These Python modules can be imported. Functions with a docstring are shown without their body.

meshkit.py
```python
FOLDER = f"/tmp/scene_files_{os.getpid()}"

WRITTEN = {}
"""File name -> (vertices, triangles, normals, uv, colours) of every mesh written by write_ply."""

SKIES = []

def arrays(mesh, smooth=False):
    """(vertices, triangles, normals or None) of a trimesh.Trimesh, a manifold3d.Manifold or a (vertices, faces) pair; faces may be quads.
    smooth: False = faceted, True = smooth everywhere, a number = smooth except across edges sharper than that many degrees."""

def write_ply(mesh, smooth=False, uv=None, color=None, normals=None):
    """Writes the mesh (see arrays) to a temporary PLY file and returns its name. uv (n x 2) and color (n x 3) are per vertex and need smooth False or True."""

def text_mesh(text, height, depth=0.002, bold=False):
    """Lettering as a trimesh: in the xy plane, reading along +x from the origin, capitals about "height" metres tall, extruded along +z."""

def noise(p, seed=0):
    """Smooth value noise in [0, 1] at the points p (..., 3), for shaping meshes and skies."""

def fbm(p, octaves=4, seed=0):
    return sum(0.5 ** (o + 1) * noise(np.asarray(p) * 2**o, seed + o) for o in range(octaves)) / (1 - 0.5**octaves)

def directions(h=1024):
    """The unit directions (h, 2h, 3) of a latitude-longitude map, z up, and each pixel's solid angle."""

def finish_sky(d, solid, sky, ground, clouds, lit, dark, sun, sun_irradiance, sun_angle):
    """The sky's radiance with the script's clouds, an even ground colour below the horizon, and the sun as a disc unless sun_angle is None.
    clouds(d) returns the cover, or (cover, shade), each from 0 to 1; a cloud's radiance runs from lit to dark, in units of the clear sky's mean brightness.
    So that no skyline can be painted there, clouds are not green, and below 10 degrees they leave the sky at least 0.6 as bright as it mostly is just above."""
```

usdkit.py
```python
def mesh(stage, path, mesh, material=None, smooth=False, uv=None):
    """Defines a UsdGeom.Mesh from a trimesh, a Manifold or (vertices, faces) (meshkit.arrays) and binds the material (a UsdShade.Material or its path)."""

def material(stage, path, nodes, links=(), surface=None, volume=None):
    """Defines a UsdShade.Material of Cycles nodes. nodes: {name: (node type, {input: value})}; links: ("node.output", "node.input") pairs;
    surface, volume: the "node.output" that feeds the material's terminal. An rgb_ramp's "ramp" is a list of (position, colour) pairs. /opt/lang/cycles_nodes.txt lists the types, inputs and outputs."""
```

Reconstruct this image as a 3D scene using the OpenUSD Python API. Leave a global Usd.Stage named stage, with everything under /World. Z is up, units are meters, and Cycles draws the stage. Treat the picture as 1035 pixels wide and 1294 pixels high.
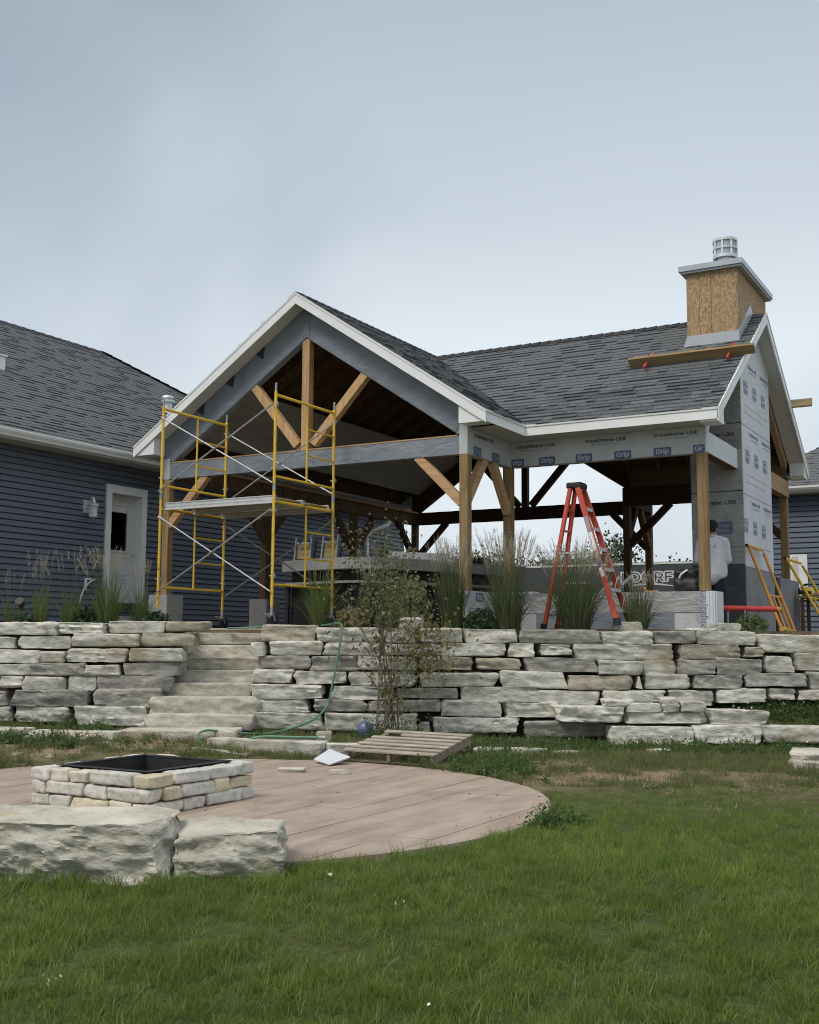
import math, random
import numpy as np
import trimesh
import manifold3d as m3
import meshkit, usdkit
from pxr import Usd, UsdGeom, UsdLux, UsdShade, Gf, Sdf, Vt

RNG = np.random.default_rng(7)
random.seed(7)
stage = Usd.Stage.CreateInMemory()
UsdGeom.SetStageUpAxis(stage, UsdGeom.Tokens.z)
UsdGeom.SetStageMetersPerUnit(stage, 1.0)
WORLD = UsdGeom.Xform.Define(stage, '/World').GetPrim()
stage.SetDefaultPrim(WORLD)

# ------------------------------------------------------------------ camera, sky, sun, exposure
YAW, PIT, ROL, EYE = .520, .114, .006, 1.40
CY, SY = math.cos(YAW), math.sin(YAW)
RH, FH = np.array([CY, SY, 0.]), np.array([-SY, CY, 0.])      # right and forward on the level


def W(s, d, z=0.):
    """A place named by metres to the right of and ahead of where the photographer stands."""
    return np.array([s * CY - d * SY, s * SY + d * CY, z])


fw = np.array([-SY * math.cos(PIT), CY * math.cos(PIT), math.sin(PIT)])
rt = np.array([CY, SY, 0.])
up = np.cross(rt, fw)
c_, s_ = math.cos(ROL), math.sin(ROL)
rt, up = c_ * rt + s_ * up, -s_ * rt + c_ * up
cam = UsdGeom.Camera.Define(stage, '/World/camera')
cam.CreateHorizontalApertureAttr(36.0)
cam.CreateVerticalApertureAttr(36.0 * 1024 / 819)
cam.CreateFocalLengthAttr(36.0 * 1420 / 1035)
cam.CreateClippingRangeAttr(Gf.Vec2f(0.05, 4000))
cam.CreateExposureAttr(0.45)
cam.AddTransformOp().Set(Gf.Matrix4d(*rt, 0, *up, 0, *(-fw), 0, 0, 0, EYE, 1))

SUN_EL, SUN_AZ = math.radians(52), math.radians(195)           # behind the photographer's left shoulder, veiled by cloud
sun_dir = np.array([math.sin(SUN_AZ) * math.cos(SUN_EL), math.cos(SUN_AZ) * math.cos(SUN_EL), math.sin(SUN_EL)])
SKYMAT = usdkit.material(stage, '/World/Looks/sky_overcast', {
    'tc': ('texture_coordinate', {}),
    'sky': ('sky_texture', {'sky_type': 'single_scattering', 'sun_disc': False, 'sun_elevation': SUN_EL, 'sun_rotation': SUN_AZ, 'aerosol_density': 2.0}),
    'sep': ('separate_xyz', {}),
    
    'px': ('math', {'math_type': 'divide'}), 'py': ('math', {'math_type': 'divide'}),
    'flat': ('combine_xyz', {'z': 0.0}), 'so': ('math', {'math_type': 'add', 'value2': 0.8}),
    'mp': ('mapping', {'scale': (1.7, 2.3, 1.0), 'rotation': (0, 0, 1.84), 'location': (-8.63, 5.94, 0)}),
    'n': ('noise_texture', {'scale': 0.85, 'detail': 4.0, 'roughness': 0.42, 'distortion': 0.5}),
    'n2': ('noise_texture', {'scale': 2.6, 'detail': 3.0, 'roughness': 0.5, 'distortion': 0.3}),
    'nm': ('mix_float', {'fac': 0.16}),
    'r': ('rgb_ramp', {'ramp': [(0.0, (0.66, 0.70, 0.78)), (0.40, (0.78, 0.82, 0.89)), (0.5, (0.94, 0.97, 1.01)), (0.585, (1.13, 1.145, 1.155)), (1.0, (1.25, 1.25, 1.25))]}),
    'e': ('rgb_ramp', {'ramp': [(0.0, (5.7, 6.0, 6.2)), (0.26, (5.1, 5.5, 5.8)), (0.36, (4.0, 4.42, 4.8)), (0.55, (2.9, 3.35, 3.7)), (0.66, (5.0, 5.35, 5.6)), (0.8, (8.8, 8.9, 8.8)), (1.0, (10.4, 10.4, 10.2))]}),
    'cl': ('mix', {'mix_type': 'multiply', 'fac': 1.0}),
    'mx': ('mix', {'mix_type': 'mix', 'fac': 0.93}),
    'bg': ('background_shader', {'strength': 0.1}),
}, [('tc.generated', 'sep.vector'), ('sep.x', 'px.value1'), ('sep.z', 'so.value1'), ('so.value', 'px.value2'), ('sep.y', 'py.value1'), ('so.value', 'py.value2'),
    ('px.value', 'flat.x'), ('py.value', 'flat.y'), ('flat.vector', 'mp.vector'), ('mp.vector', 'n.vector'), ('mp.vector', 'n2.vector'), ('n.fac', 'nm.a'), ('n2.fac', 'nm.b'), ('nm.result', 'r.fac'),
    ('sep.z', 'e.fac'), ('e.color', 'cl.color1'), ('r.color', 'cl.color2'), ('sky.color', 'mx.color1'), ('cl.color', 'mx.color2'), ('mx.color', 'bg.color')], surface='bg.background')
dome = UsdLux.DomeLight.Define(stage, '/World/sky')
dome.CreateIntensityAttr(1.0)
UsdShade.MaterialBindingAPI.Apply(dome.GetPrim()).Bind(SKYMAT)
dome.GetPrim().SetCustomDataByKey('kind', 'structure')
sun = UsdLux.DistantLight.Define(stage, '/World/sun')
sun.CreateIntensityAttr(0.40)
sun.CreateAngleAttr(25.0)
sun.CreateNormalizeAttr(True)
sun.CreateColorAttr(Gf.Vec3f(1.0, 0.93, 0.84))
sun.AddTransformOp().Set(Gf.Matrix4d(Gf.Rotation(Gf.Vec3d(0, 0, 1), Gf.Vec3d(*sun_dir)), Gf.Vec3d(0, 0, 30)))

# ------------------------------------------------------------------ naming helpers
USED = {}


def numbered(path):
    n = USED.get(path, 0)
    USED[path] = n + 1
    return path if n == 0 else f'{path}_{n:03d}'


def tag(p, label=None, cat=None, group=None, kind=None):
    for k, v in (('label', label), ('category', cat), ('group', group), ('kind', kind)):
        if v:
            p.SetCustomDataByKey(k, v)
    return p


BASE = {}


def thing(name, label=None, cat=None, base=(0, 0, 0), group=None, kind=None, rotz=0.0):
    path = numbered('/World/' + name)
    x = UsdGeom.Xform.Define(stage, path)
    b = np.array(base, float)
    x.AddTranslateOp().Set(Gf.Vec3d(*map(float, b)))
    if rotz:
        x.AddRotateZOp().Set(math.degrees(rotz))
    BASE[path] = b
    return tag(x.GetPrim(), label, cat, group, kind)


def base_of(prim):
    p = str(prim.GetPath())
    while p and p != '/World':
        if p in BASE:
            return BASE[p]
        p = p.rsplit('/', 1)[0]
    return np.zeros(3)


def put(name, mesh, mat, parent=None, label=None, cat=None, group=None, kind=None, smooth=False, local=False):
    """ONE mesh under its parent; points come in place, and are written relative to the thing's base."""
    if isinstance(mesh, MB):
        mesh = mesh.get()
    root = '/World' if parent is None else str(parent.GetPath())
    path = numbered(f'{root}/{name}')
    v, f = (np.asarray(mesh.vertices), np.asarray(mesh.faces)) if hasattr(mesh, 'vertices') else mesh
    v = np.asarray(v, float)
    if parent is not None and not local:
        v = v - base_of(parent)
    m = usdkit.mesh(stage, path, (v, np.asarray(f)), mat, smooth=smooth)
    return tag(m.GetPrim(), label, cat, group, kind)


def copy_of(src, name, loc, label, rotz=0.0, group=None, scale=None):
    d = src.GetCustomData()
    x = UsdGeom.Xform.Define(stage, numbered('/World/' + name))
    x.AddTranslateOp().Set(Gf.Vec3d(*map(float, loc)))
    if rotz:
        x.AddRotateZOp().Set(math.degrees(rotz))
    if scale:
        x.AddScaleOp().Set(Gf.Vec3f(*([scale] * 3 if np.ndim(scale) == 0 else scale)))
    p = x.GetPrim()
    p.GetReferences().AddInternalReference(src.GetPath())
    p.SetInstanceable(True)
    return tag(p, label, d.get('category'), group or d.get('group'))


# ------------------------------------------------------------------ mesh helpers
class MB:
    def __init__(self):
        self.v, self.f, self.n = [], [], 0

    def add(self, v, f):
        v, f = np.asarray(v, float), np.asarray(f, int)
        if f.shape[1] == 4:
            f = np.vstack([f[:, [0, 1, 2]], f[:, [0, 2, 3]]])
        self.v.append(v); self.f.append(f + self.n); self.n += len(v)
        return self

    def tm(self, m):
        return self.add(m.vertices, m.faces)

    def box(self, x0, y0, z0, x1, y1, z1):
        x0, x1, y0, y1, z0, z1 = min(x0, x1), max(x0, x1), min(y0, y1), max(y0, y1), min(z0, z1), max(z0, z1)
        v = np.array([[x, y, z] for z in (z0, z1) for y in (y0, y1) for x in (x0, x1)])
        return self.add(v, BOXF)

    def bar(self, p0, p1, w, h, upv=(0, 0, 1), ch=.006):
        """A timber from p0 to p1, w across and h along upv, its long edges eased."""
        p0, p1 = np.asarray(p0, float), np.asarray(p1, float)
        t = (p1 - p0) / np.linalg.norm(p1 - p0)
        u = np.asarray(upv, float)
        if abs(u @ t) > .98:
            u = np.array([1., 0, 0])
        a = np.cross(t, u); a /= np.linalg.norm(a)
        b = np.cross(a, t)
        if ch <= 0:
            q = [(-w / 2, -h / 2), (w / 2, -h / 2), (w / 2, h / 2), (-w / 2, h / 2)]
        else:
            x, y = w / 2, h / 2
            q = [(-x + ch, -y), (x - ch, -y), (x, -y + ch), (x, y - ch), (x - ch, y), (-x + ch, y), (-x, y - ch), (-x, -y + ch)]
        k = len(q)
        v = [p + i * a + j * b for p in (p0, p1) for i, j in q]
        f = [[i, (i + 1) % k, k + (i + 1) % k] for i in range(k)] + [[i, k + (i + 1) % k, k + i] for i in range(k)]
        f += [[0, i + 1, i] for i in range(1, k - 1)] + [[k, k + i, k + i + 1] for i in range(1, k - 1)]
        return self.add(v, f)

    def tube(self, pts, r, sides=10, cap=True):
        p = np.asarray(pts, float)
        t = np.gradient(p, axis=0) if len(p) > 2 else np.repeat((p[1] - p[0])[None], 2, 0)
        t = t / (np.linalg.norm(t, axis=1, keepdims=True) + 1e-12)
        a = np.cross(t, np.where(np.abs(t[:, 2:]) < .9, [0, 0, 1.], [1., 0, 0]))
        a /= np.linalg.norm(a, axis=1, keepdims=True) + 1e-12
        b, g = np.cross(t, a), np.arange(sides) * 2 * np.pi / sides
        r = np.broadcast_to(r, (len(p),))[:, None, None]
        v = (p[:, None] + r * (np.cos(g)[None, :, None] * a[:, None] + np.sin(g)[None, :, None] * b[:, None])).reshape(-1, 3)
        i, j = np.meshgrid(np.arange(len(p) - 1), np.arange(sides), indexing='ij')
        q = np.stack([i * sides + j, i * sides + (j + 1) % sides, (i + 1) * sides + (j + 1) % sides, (i + 1) * sides + j], -1).reshape(-1, 4)
        f = np.vstack([q[:, [0, 1, 2]], q[:, [0, 2, 3]]])
        if cap:
            n = len(v); v = np.vstack([v, p[0], p[-1]]); L = (len(p) - 1) * sides
            f = np.vstack([f, [[n, (k + 1) % sides, k] for k in range(sides)], [[n + 1, L + k, L + (k + 1) % sides] for k in range(sides)]])
        return self.add(v, f)

    def lathe(self, prof, c, sides=20):
        """prof: (radius, height) pairs from bottom to top, about the vertical through c."""
        g = np.arange(sides) * 2 * np.pi / sides
        v = np.array([[c[0] + r * math.cos(a), c[1] + r * math.sin(a), c[2] + z] for r, z in prof for a in g])
        f = []
        for i in range(len(prof) - 1):
            for j in range(sides):
                a, b = i * sides + j, i * sides + (j + 1) % sides
                f += [[a, b, b + sides], [a, b + sides, a + sides]]
        return self.add(v, f)

    def slab(self, poly, thick):
        """A flat convex or star-shaped polygon of 3D points, extruded by the vector thick."""
        p, t = np.asarray(poly, float), np.asarray(thick, float)
        k = len(p)
        f = [[0, i, i + 1] for i in range(1, k - 1)] + [[k, k + i + 1, k + i] for i in range(1, k - 1)]
        f += [[i, k + i, (i + 1) % k] for i in range(k)] + [[(i + 1) % k, k + i, k + (i + 1) % k] for i in range(k)]
        return self.add(np.vstack([p, p + t]), f)

    def get(self):
        v, f = np.vstack(self.v), np.vstack(self.f)
        return v, f


BOXF = np.array([[0, 2, 3], [0, 3, 1], [4, 5, 7], [4, 7, 6], [0, 1, 5], [0, 5, 4], [2, 6, 7], [2, 7, 3], [0, 4, 6], [0, 6, 2], [1, 3, 7], [1, 7, 5]])


def fixn(v, f):
    """Closed shapes with their faces turned outwards."""
    m = trimesh.Trimesh(v, f, process=False)
    if m.volume < 0:
        f = np.asarray(f)[:, ::-1]
    return v, f


def rough_block(w, d, h, seed, edge=.07, rad=.03, amp=.02, skew=.02, strata=1.0, topsmooth=.35, cuts=0, cutr=(.06, .2)):
    """A quarried stone centred on the origin: eased edges, split faces with bedding ledges, corners out of true."""
    r = np.random.default_rng(seed)
    n = [max(2, int(round(k / edge))) for k in (w, d, h)]
    n[2] = max(3, n[2])
    V, F, N = [], [], 0
    half = np.array([w, d, h]) / 2
    for ax in range(3):
        a, b = [(1, 2), (2, 0), (0, 1)][ax]
        for sgn in (-1, 1):
            ga, gb = np.linspace(-1, 1, n[a] + 1), np.linspace(-1, 1, n[b] + 1)
            A, B = np.meshgrid(ga, gb, indexing='ij')
            P = np.zeros(A.shape + (3,)); P[..., ax] = sgn; P[..., a] = A; P[..., b] = B
            k = A.shape[1]
            i, j = np.meshgrid(np.arange(A.shape[0] - 1), np.arange(k - 1), indexing='ij')
            q = np.stack([i * k + j, (i + 1) * k + j, (i + 1) * k + j + 1, i * k + j + 1], -1).reshape(-1, 4)
            q = q if sgn > 0 else q[:, ::-1]
            V.append(P.reshape(-1, 3) * half); F.append(q + N); N += A.size
    V, F = np.vstack(V), np.vstack(F)
    m = trimesh.Trimesh(V, np.vstack([F[:, [0, 1, 2]], F[:, [0, 2, 3]]]), process=True)
    m.merge_vertices()
    V, F = np.array(m.vertices), np.array(m.faces)
    rad = min(rad, .45 * half.min())
    inner = np.clip(V, -(half - rad), half - rad)
    dv = V - inner
    ln = np.linalg.norm(dv, axis=1, keepdims=True)
    nrm = dv / np.maximum(ln, 1e-9)
    P = inner + nrm * np.minimum(ln, rad)
    for _ in range(cuts):
        n_ = r.normal(0, 1, 3) * np.array([1.2, .7, .9]); n_ /= np.linalg.norm(n_)
        sup = (np.abs(n_) * half).sum()
        ex = P @ n_ - sup * (1 - r.uniform(*cutr))
        P = P - n_ * np.maximum(ex, 0)[:, None]
    off = r.uniform(0, 50, 3)
    q = P + off
    big = meshkit.fbm(q * [3.2, 3.2, 5.0], 2, seed) - .5
    led = meshkit.noise(q * [2.2, 2.2, 26.0 * strata], seed + 5) - .5
    fine = meshkit.fbm(q * [13, 13, 22], 3, seed + 9) - .5
    chip = np.abs(meshkit.noise(q * [6, 6, 11], seed + 13) - .5)
    side = 1 - np.abs(nrm[:, 2:])
    tn = meshkit.fbm(q * [3.4, 3.4, 6.5] + 17.3, 3, seed + 21) * 6.5        # split faces: flat facets with sharp steps between
    fr_ = tn - np.floor(tn)
    terr = (np.floor(tn) + np.clip((fr_ - .80) / .20, 0, 1)) / 6.5 - .5
    disp = amp * (.7 * big[:, None] + 2.6 * terr[:, None] + min(1.3, 1.5 * strata ** 2) * led[:, None] * side + 1.5 * fine[:, None] - .8 * chip[:, None]) * (topsmooth + (1 - topsmooth) * side)
    P = P + nrm * disp
    co = r.uniform(-skew, skew, (2, 2, 2, 3)) * np.array([1.3, 1, .55])
    t = (P / half + 1) / 2
    tx, ty, tz = t[:, 0:1].clip(0, 1), t[:, 1:2].clip(0, 1), t[:, 2:3].clip(0, 1)
    for i in range(2):
        for j in range(2):
            for k in range(2):
                P = P + co[i, j, k] * (tx if i else 1 - tx) * (ty if j else 1 - ty) * (tz if k else 1 - tz)
    return P, F


def turn(v, ang):
    c, s = math.cos(ang), math.sin(ang)
    v = np.asarray(v, float)
    return np.stack([v[:, 0] * c - v[:, 1] * s, v[:, 0] * s + v[:, 1] * c, v[:, 2]], 1)


def frame_text(text, h, origin, right, upv, depth=.002, bold=False, center=True, width=None):
    m = meshkit.text_mesh(text, h, depth, bold)
    v = np.array(m.vertices)
    if width:
        v[:, 0] *= width / (v[:, 0].max() - v[:, 0].min())
    if center:
        v[:, 0] -= (v[:, 0].max() + v[:, 0].min()) / 2
    r, u = np.asarray(right, float), np.asarray(upv, float)
    n = np.cross(r, u)
    return np.asarray(origin, float) + v[:, :1] * r + v[:, 1:2] * u + v[:, 2:] * n, np.array(m.faces)


# ------------------------------------------------------------------ materials
LK = '/World/Looks/'


def mat_noise(name, stops, scale=4.0, detail=5.0, rough=.85, bump=0.0, bscale=None, stretch=(1, 1, 1), distortion=0.0, rand=0.0, spec=.3, bdist=.01, metallic=0.0, spread=None, island=0.0, extra=None):
    """Colour from noise over the place of the surface, with relief; rand varies the tone from object to object, island from piece to piece of one mesh."""
    nodes = {'g': ('geometry', {}), 'mp': ('mapping', {'scale': stretch}), 'n': ('noise_texture', {'scale': scale, 'detail': detail, 'roughness': .6, 'distortion': distortion}),
             'r': ('rgb_ramp', {'ramp': stops}), 'p': ('principled_bsdf', {'roughness': rough, 'specular_ior_level': spec, 'metallic': metallic})}
    links = [('g.position', 'mp.vector'), ('mp.vector', 'n.vector'), ('n.fac', 'r.fac')]
    col = 'r.color'
    if rand or island:
        nodes['oi'] = ('object_info', {})
        nodes['ad'] = ('math', {'math_type': 'add'})
        nodes['ra'] = ('map_range', {'from_min': 0, 'from_max': 1, 'to_min': -rand, 'to_max': rand})
        nodes['ia'] = ('map_range', {'from_min': 0, 'from_max': 1, 'to_min': 1 - island, 'to_max': 1 + island})
        nodes['hv'] = ('hsv', {})
        links += [('oi.random', 'ra.value'), ('g.random_per_island', 'ia.value'), ('ra.result', 'ad.value1'), ('ia.result', 'ad.value2'), ('ad.value', 'hv.value'), (col, 'hv.color')]
        col = 'hv.color'
    if extra:                                                   # a second, larger stain: (scale, colour, lo, hi)
        sc, ec, lo, hi = extra
        nodes['n3'] = ('noise_texture', {'scale': sc, 'detail': 3.0, 'roughness': .55})
        nodes['m3'] = ('map_range', {'from_min': lo, 'from_max': hi, 'to_min': 0, 'to_max': 1, 'clamp': True})
        nodes['x3'] = ('mix', {'mix_type': 'mix', 'color2': ec})
        links += [('g.position', 'n3.vector'), ('n3.fac', 'm3.value'), ('m3.result', 'x3.fac'), (col, 'x3.color1')]
        col = 'x3.color'
    links.append((col, 'p.base_color'))
    if bump:
        nodes['bn'] = ('noise_texture', {'scale': bscale or scale * 3, 'detail': 6.0, 'roughness': .65})
        nodes['b'] = ('bump', {'strength': bump, 'distance': bdist})
        links += [('mp.vector', 'bn.vector'), ('bn.fac', 'b.height'), ('b.normal', 'p.normal')]
    return usdkit.material(stage, LK + name, nodes, links, surface='p.BSDF')


def mat_leaf(name, a, b, scale=3.0, rough=.55, trans=.35):
    return usdkit.material(stage, LK + name, {
        'g': ('geometry', {}), 'oi': ('object_info', {}), 'n': ('noise_texture', {'scale': scale, 'detail': 2.0}),
        'ad': ('math', {'math_type': 'multiply_add', 'value2': .5, 'value3': 0.0}), 'sm': ('math', {'math_type': 'multiply_add', 'value2': .24}),
        's2': ('math', {'math_type': 'multiply_add', 'value2': .5}),
        'r': ('rgb_ramp', {'ramp': [(0.1, a), (0.9, b)]}), 'p': ('principled_bsdf', {'roughness': rough, 'specular_ior_level': .35}),  
        'tr': ('translucent_bsdf', {}), 'mx': ('mix_closure', {'fac': trans})},
        [('g.position', 'n.vector'), ('g.random_per_island', 'ad.value1'), ('oi.random', 'sm.value1'), ('ad.value', 'sm.value3'), ('n.fac', 's2.value1'), ('sm.value', 's2.value3'), ('s2.value', 'r.fac'),
         ('r.color', 'p.base_color'), ('r.color', 'tr.color'), ('p.BSDF', 'mx.closure1'), ('tr.BSDF', 'mx.closure2')], surface='mx.closure')


M = {}
M['stone'] = mat_noise('wall_stone', [(.25, (.17, .163, .135)), (.42, (.40, .39, .335)), (.55, (.53, .52, .455)), (.75, (.70, .69, .62))], scale=6.0, detail=8, rough=.94, bump=1.0, bscale=13, stretch=(1, 1, 2.4), rand=.16, bdist=.02, extra=(1.3, (.30, .25, .17), .56, .80))
M['stone_dark'] = mat_noise('wall_stone_dark', [(.25, (.13, .125, .108)), (.5, (.29, .28, .25)), (.75, (.48, .465, .415))], scale=6.0, detail=8, rough=.94, bump=1.0, bscale=13, stretch=(1, 1, 2.4), rand=.12, bdist=.02)
M['stone_tan'] = mat_noise('wall_stone_tan', [(.25, (.17, .15, .11)), (.5, (.36, .325, .255)), (.75, (.52, .485, .41))], scale=6.0, detail=8, rough=.92, bump=.9, bscale=24, stretch=(1, 1, 2.0), rand=.12, bdist=.02)
M['step_stone'] = mat_noise('step_stone', [(.25, (.24, .215, .17)), (.5, (.43, .405, .335)), (.75, (.58, .555, .48))], scale=6.0, detail=8, rough=.92, bump=.8, bscale=26, stretch=(1, 1, 2.0), rand=.10, bdist=.015, extra=(1.6, (.31, .26, .18), .55, .8))
M['boulder'] = mat_noise('boulder_stone', [(.25, (.26, .238, .19)), (.45, (.42, .395, .33)), (.6, (.51, .482, .415)), (.8, (.64, .61, .54))], scale=3.0, detail=9, rough=.94, bump=1.0, bscale=14, stretch=(1, 1, 2.2), rand=.05, bdist=.03, extra=(2.2, (.40, .34, .23), .58, .78))
PAV = {'grey': [(.2, (.34, .325, .285)), (.5, (.50, .48, .43)), (.8, (.66, .64, .585))], 'cream': [(.2, (.40, .37, .29)), (.5, (.57, .535, .44)), (.8, (.69, .66, .57))], 'yellow': [(.2, (.40, .34, .21)), (.5, (.55, .49, .35)), (.8, (.66, .61, .48))]}
for k, st in PAV.items():
    M['pit_' + k] = mat_noise('pit_block_' + k, st, scale=15, detail=9, rough=.94, bump=1.0, bscale=34, rand=.08, bdist=.014)
M['patio'] = mat_noise('stamped_patio', [(.25, (.230, .170, .132)), (.5, (.310, .240, .192)), (.75, (.385, .312, .258))], scale=2.2, detail=7, rough=.62, bump=.35, bscale=9, stretch=(3.2, .8, 1), rand=.07, spec=.4, bdist=.008, extra=(1.3, (.36, .305, .25), .48, .75))
M['grout'] = mat_noise('patio_joint', [(.3, (.12, .095, .075)), (.7, (.16, .125, .10))], scale=9)
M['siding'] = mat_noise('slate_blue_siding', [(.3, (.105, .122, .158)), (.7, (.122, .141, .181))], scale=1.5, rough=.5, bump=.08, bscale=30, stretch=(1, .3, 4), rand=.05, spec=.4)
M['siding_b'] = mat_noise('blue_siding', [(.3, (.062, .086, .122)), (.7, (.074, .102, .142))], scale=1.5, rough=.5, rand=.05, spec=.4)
SH = [(.25, (.085, .091, .098)), (.5, (.142, .150, .158)), (.75, (.215, .227, .238))]
M['shingle'] = mat_noise('roof_shingle', SH, scale=60, detail=3, rough=.95, bump=.5, bscale=260, rand=.18, island=.36, spec=.2, bdist=.004)
M['ridge_cap'] = mat_noise('ridge_cap', [(.3, (.030, .032, .036)), (.7, (.06, .064, .07))], scale=60, rough=.95, rand=.2, island=.2, spec=.2)
M['trim'] = mat_noise('white_trim', [(.3, (.66, .68, .68)), (.7, (.74, .75, .745))], scale=2.0, rough=.45, bump=.03, bscale=8, spec=.45)
M['soffit'] = mat_noise('soffit', [(.3, (.46, .46, .44)), (.7, (.52, .52, .50))], scale=2.0, rough=.6)
M['gutter'] = mat_noise('gutter_white', [(.3, (.58, .59, .58)), (.7, (.66, .67, .66))], scale=2.5, rough=.4, spec=.5)
M['door'] = mat_noise('door_paint', [(.3, (.56, .57, .56)), (.7, (.62, .63, .62))], scale=2.0, rough=.4, spec=.5)
for ax, st in (('z', (9, 9, .7)), ('x', (.7, 9, 9)), ('y', (9, .7, 9))):
    M['post_' + ax] = mat_noise('treated_timber_' + ax, [(.2, (.13, .085, .035)), (.45, (.23, .155, .07)), (.6, (.30, .21, .105)), (.85, (.38, .28, .15))], scale=2.2, detail=6, rough=.8, bump=.3, bscale=8, stretch=st, distortion=.6, rand=.14)
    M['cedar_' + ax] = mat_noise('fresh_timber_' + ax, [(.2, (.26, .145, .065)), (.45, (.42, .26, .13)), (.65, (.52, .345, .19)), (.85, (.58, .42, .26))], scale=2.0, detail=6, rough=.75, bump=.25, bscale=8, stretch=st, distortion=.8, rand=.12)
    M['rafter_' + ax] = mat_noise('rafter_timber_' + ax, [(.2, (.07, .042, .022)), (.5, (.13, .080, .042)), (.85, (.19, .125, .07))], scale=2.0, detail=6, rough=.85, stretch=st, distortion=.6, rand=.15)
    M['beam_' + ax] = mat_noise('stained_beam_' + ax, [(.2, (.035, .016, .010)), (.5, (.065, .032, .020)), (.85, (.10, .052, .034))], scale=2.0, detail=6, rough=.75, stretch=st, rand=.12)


def mat_osb(name, a, b, c):
    return usdkit.material(stage, LK + name, {
        'g': ('geometry', {}), 'mp': ('mapping', {'scale': (1, .6, .45), 'rotation': (.6, .5, .4)}), 'd': ('noise_texture', {'scale': 7, 'detail': 2.0}), 'ds': ('mix', {'mix_type': 'linear_light', 'fac': .05}),
        'v': ('voronoi_texture', {'scale': 60.0}), 'n': ('noise_texture', {'scale': 9, 'detail': 5}), 'm': ('mix', {'mix_type': 'mix', 'fac': .45}),
        'sv': ('separate_color', {}), 'r': ('rgb_ramp', {'ramp': [(.15, a), (.5, b), (.85, c)]}), 'p': ('principled_bsdf', {'roughness': .8, 'specular_ior_level': .25}), 'b': ('bump', {'strength': .3, 'distance': .004})},
        [('g.position', 'd.vector'), ('g.position', 'ds.color1'), ('d.color', 'ds.color2'), ('ds.color', 'mp.vector'), ('mp.vector', 'v.vector'), ('g.position', 'n.vector'), ('v.color', 'm.color1'), ('n.color', 'm.color2'),
         ('m.color', 'sv.color'), ('sv.r', 'r.fac'), ('r.color', 'p.base_color'), ('sv.r', 'b.height'), ('b.normal', 'p.normal')], surface='p.BSDF')


M['osb'] = mat_osb('osb_fresh', (.20, .125, .065), (.35, .235, .13), (.46, .335, .205))
M['osb_dark'] = mat_osb('osb_weathered', (.07, .042, .022), (.15, .092, .05), (.24, .155, .09))


def mat_wrap(name, a, b, rough=.45, bump=.22):
    return usdkit.material(stage, LK + name, {
        'g': ('geometry', {}), 'n': ('noise_texture', {'scale': 1.6, 'detail': 3, 'distortion': 1.2}), 'w': ('noise_texture', {'scale': 2.4, 'detail': 3.0, 'roughness': .5, 'distortion': 1.6}),
        'mp': ('mapping', {'scale': (1.0, 1.0, 2.2), 'rotation': (.5, .6, .2)}), 'r': ('rgb_ramp', {'ramp': [(.3, a), (.7, b)]}),
        'p': ('principled_bsdf', {'roughness': rough, 'specular_ior_level': .45}), 'b': ('bump', {'strength': bump, 'distance': .05})},
        [('g.position', 'n.vector'), ('g.position', 'mp.vector'), ('mp.vector', 'w.vector'), ('n.fac', 'r.fac'), ('r.color', 'p.base_color'), ('w.fac', 'b.height'), ('b.normal', 'p.normal')], surface='p.BSDF')


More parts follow.
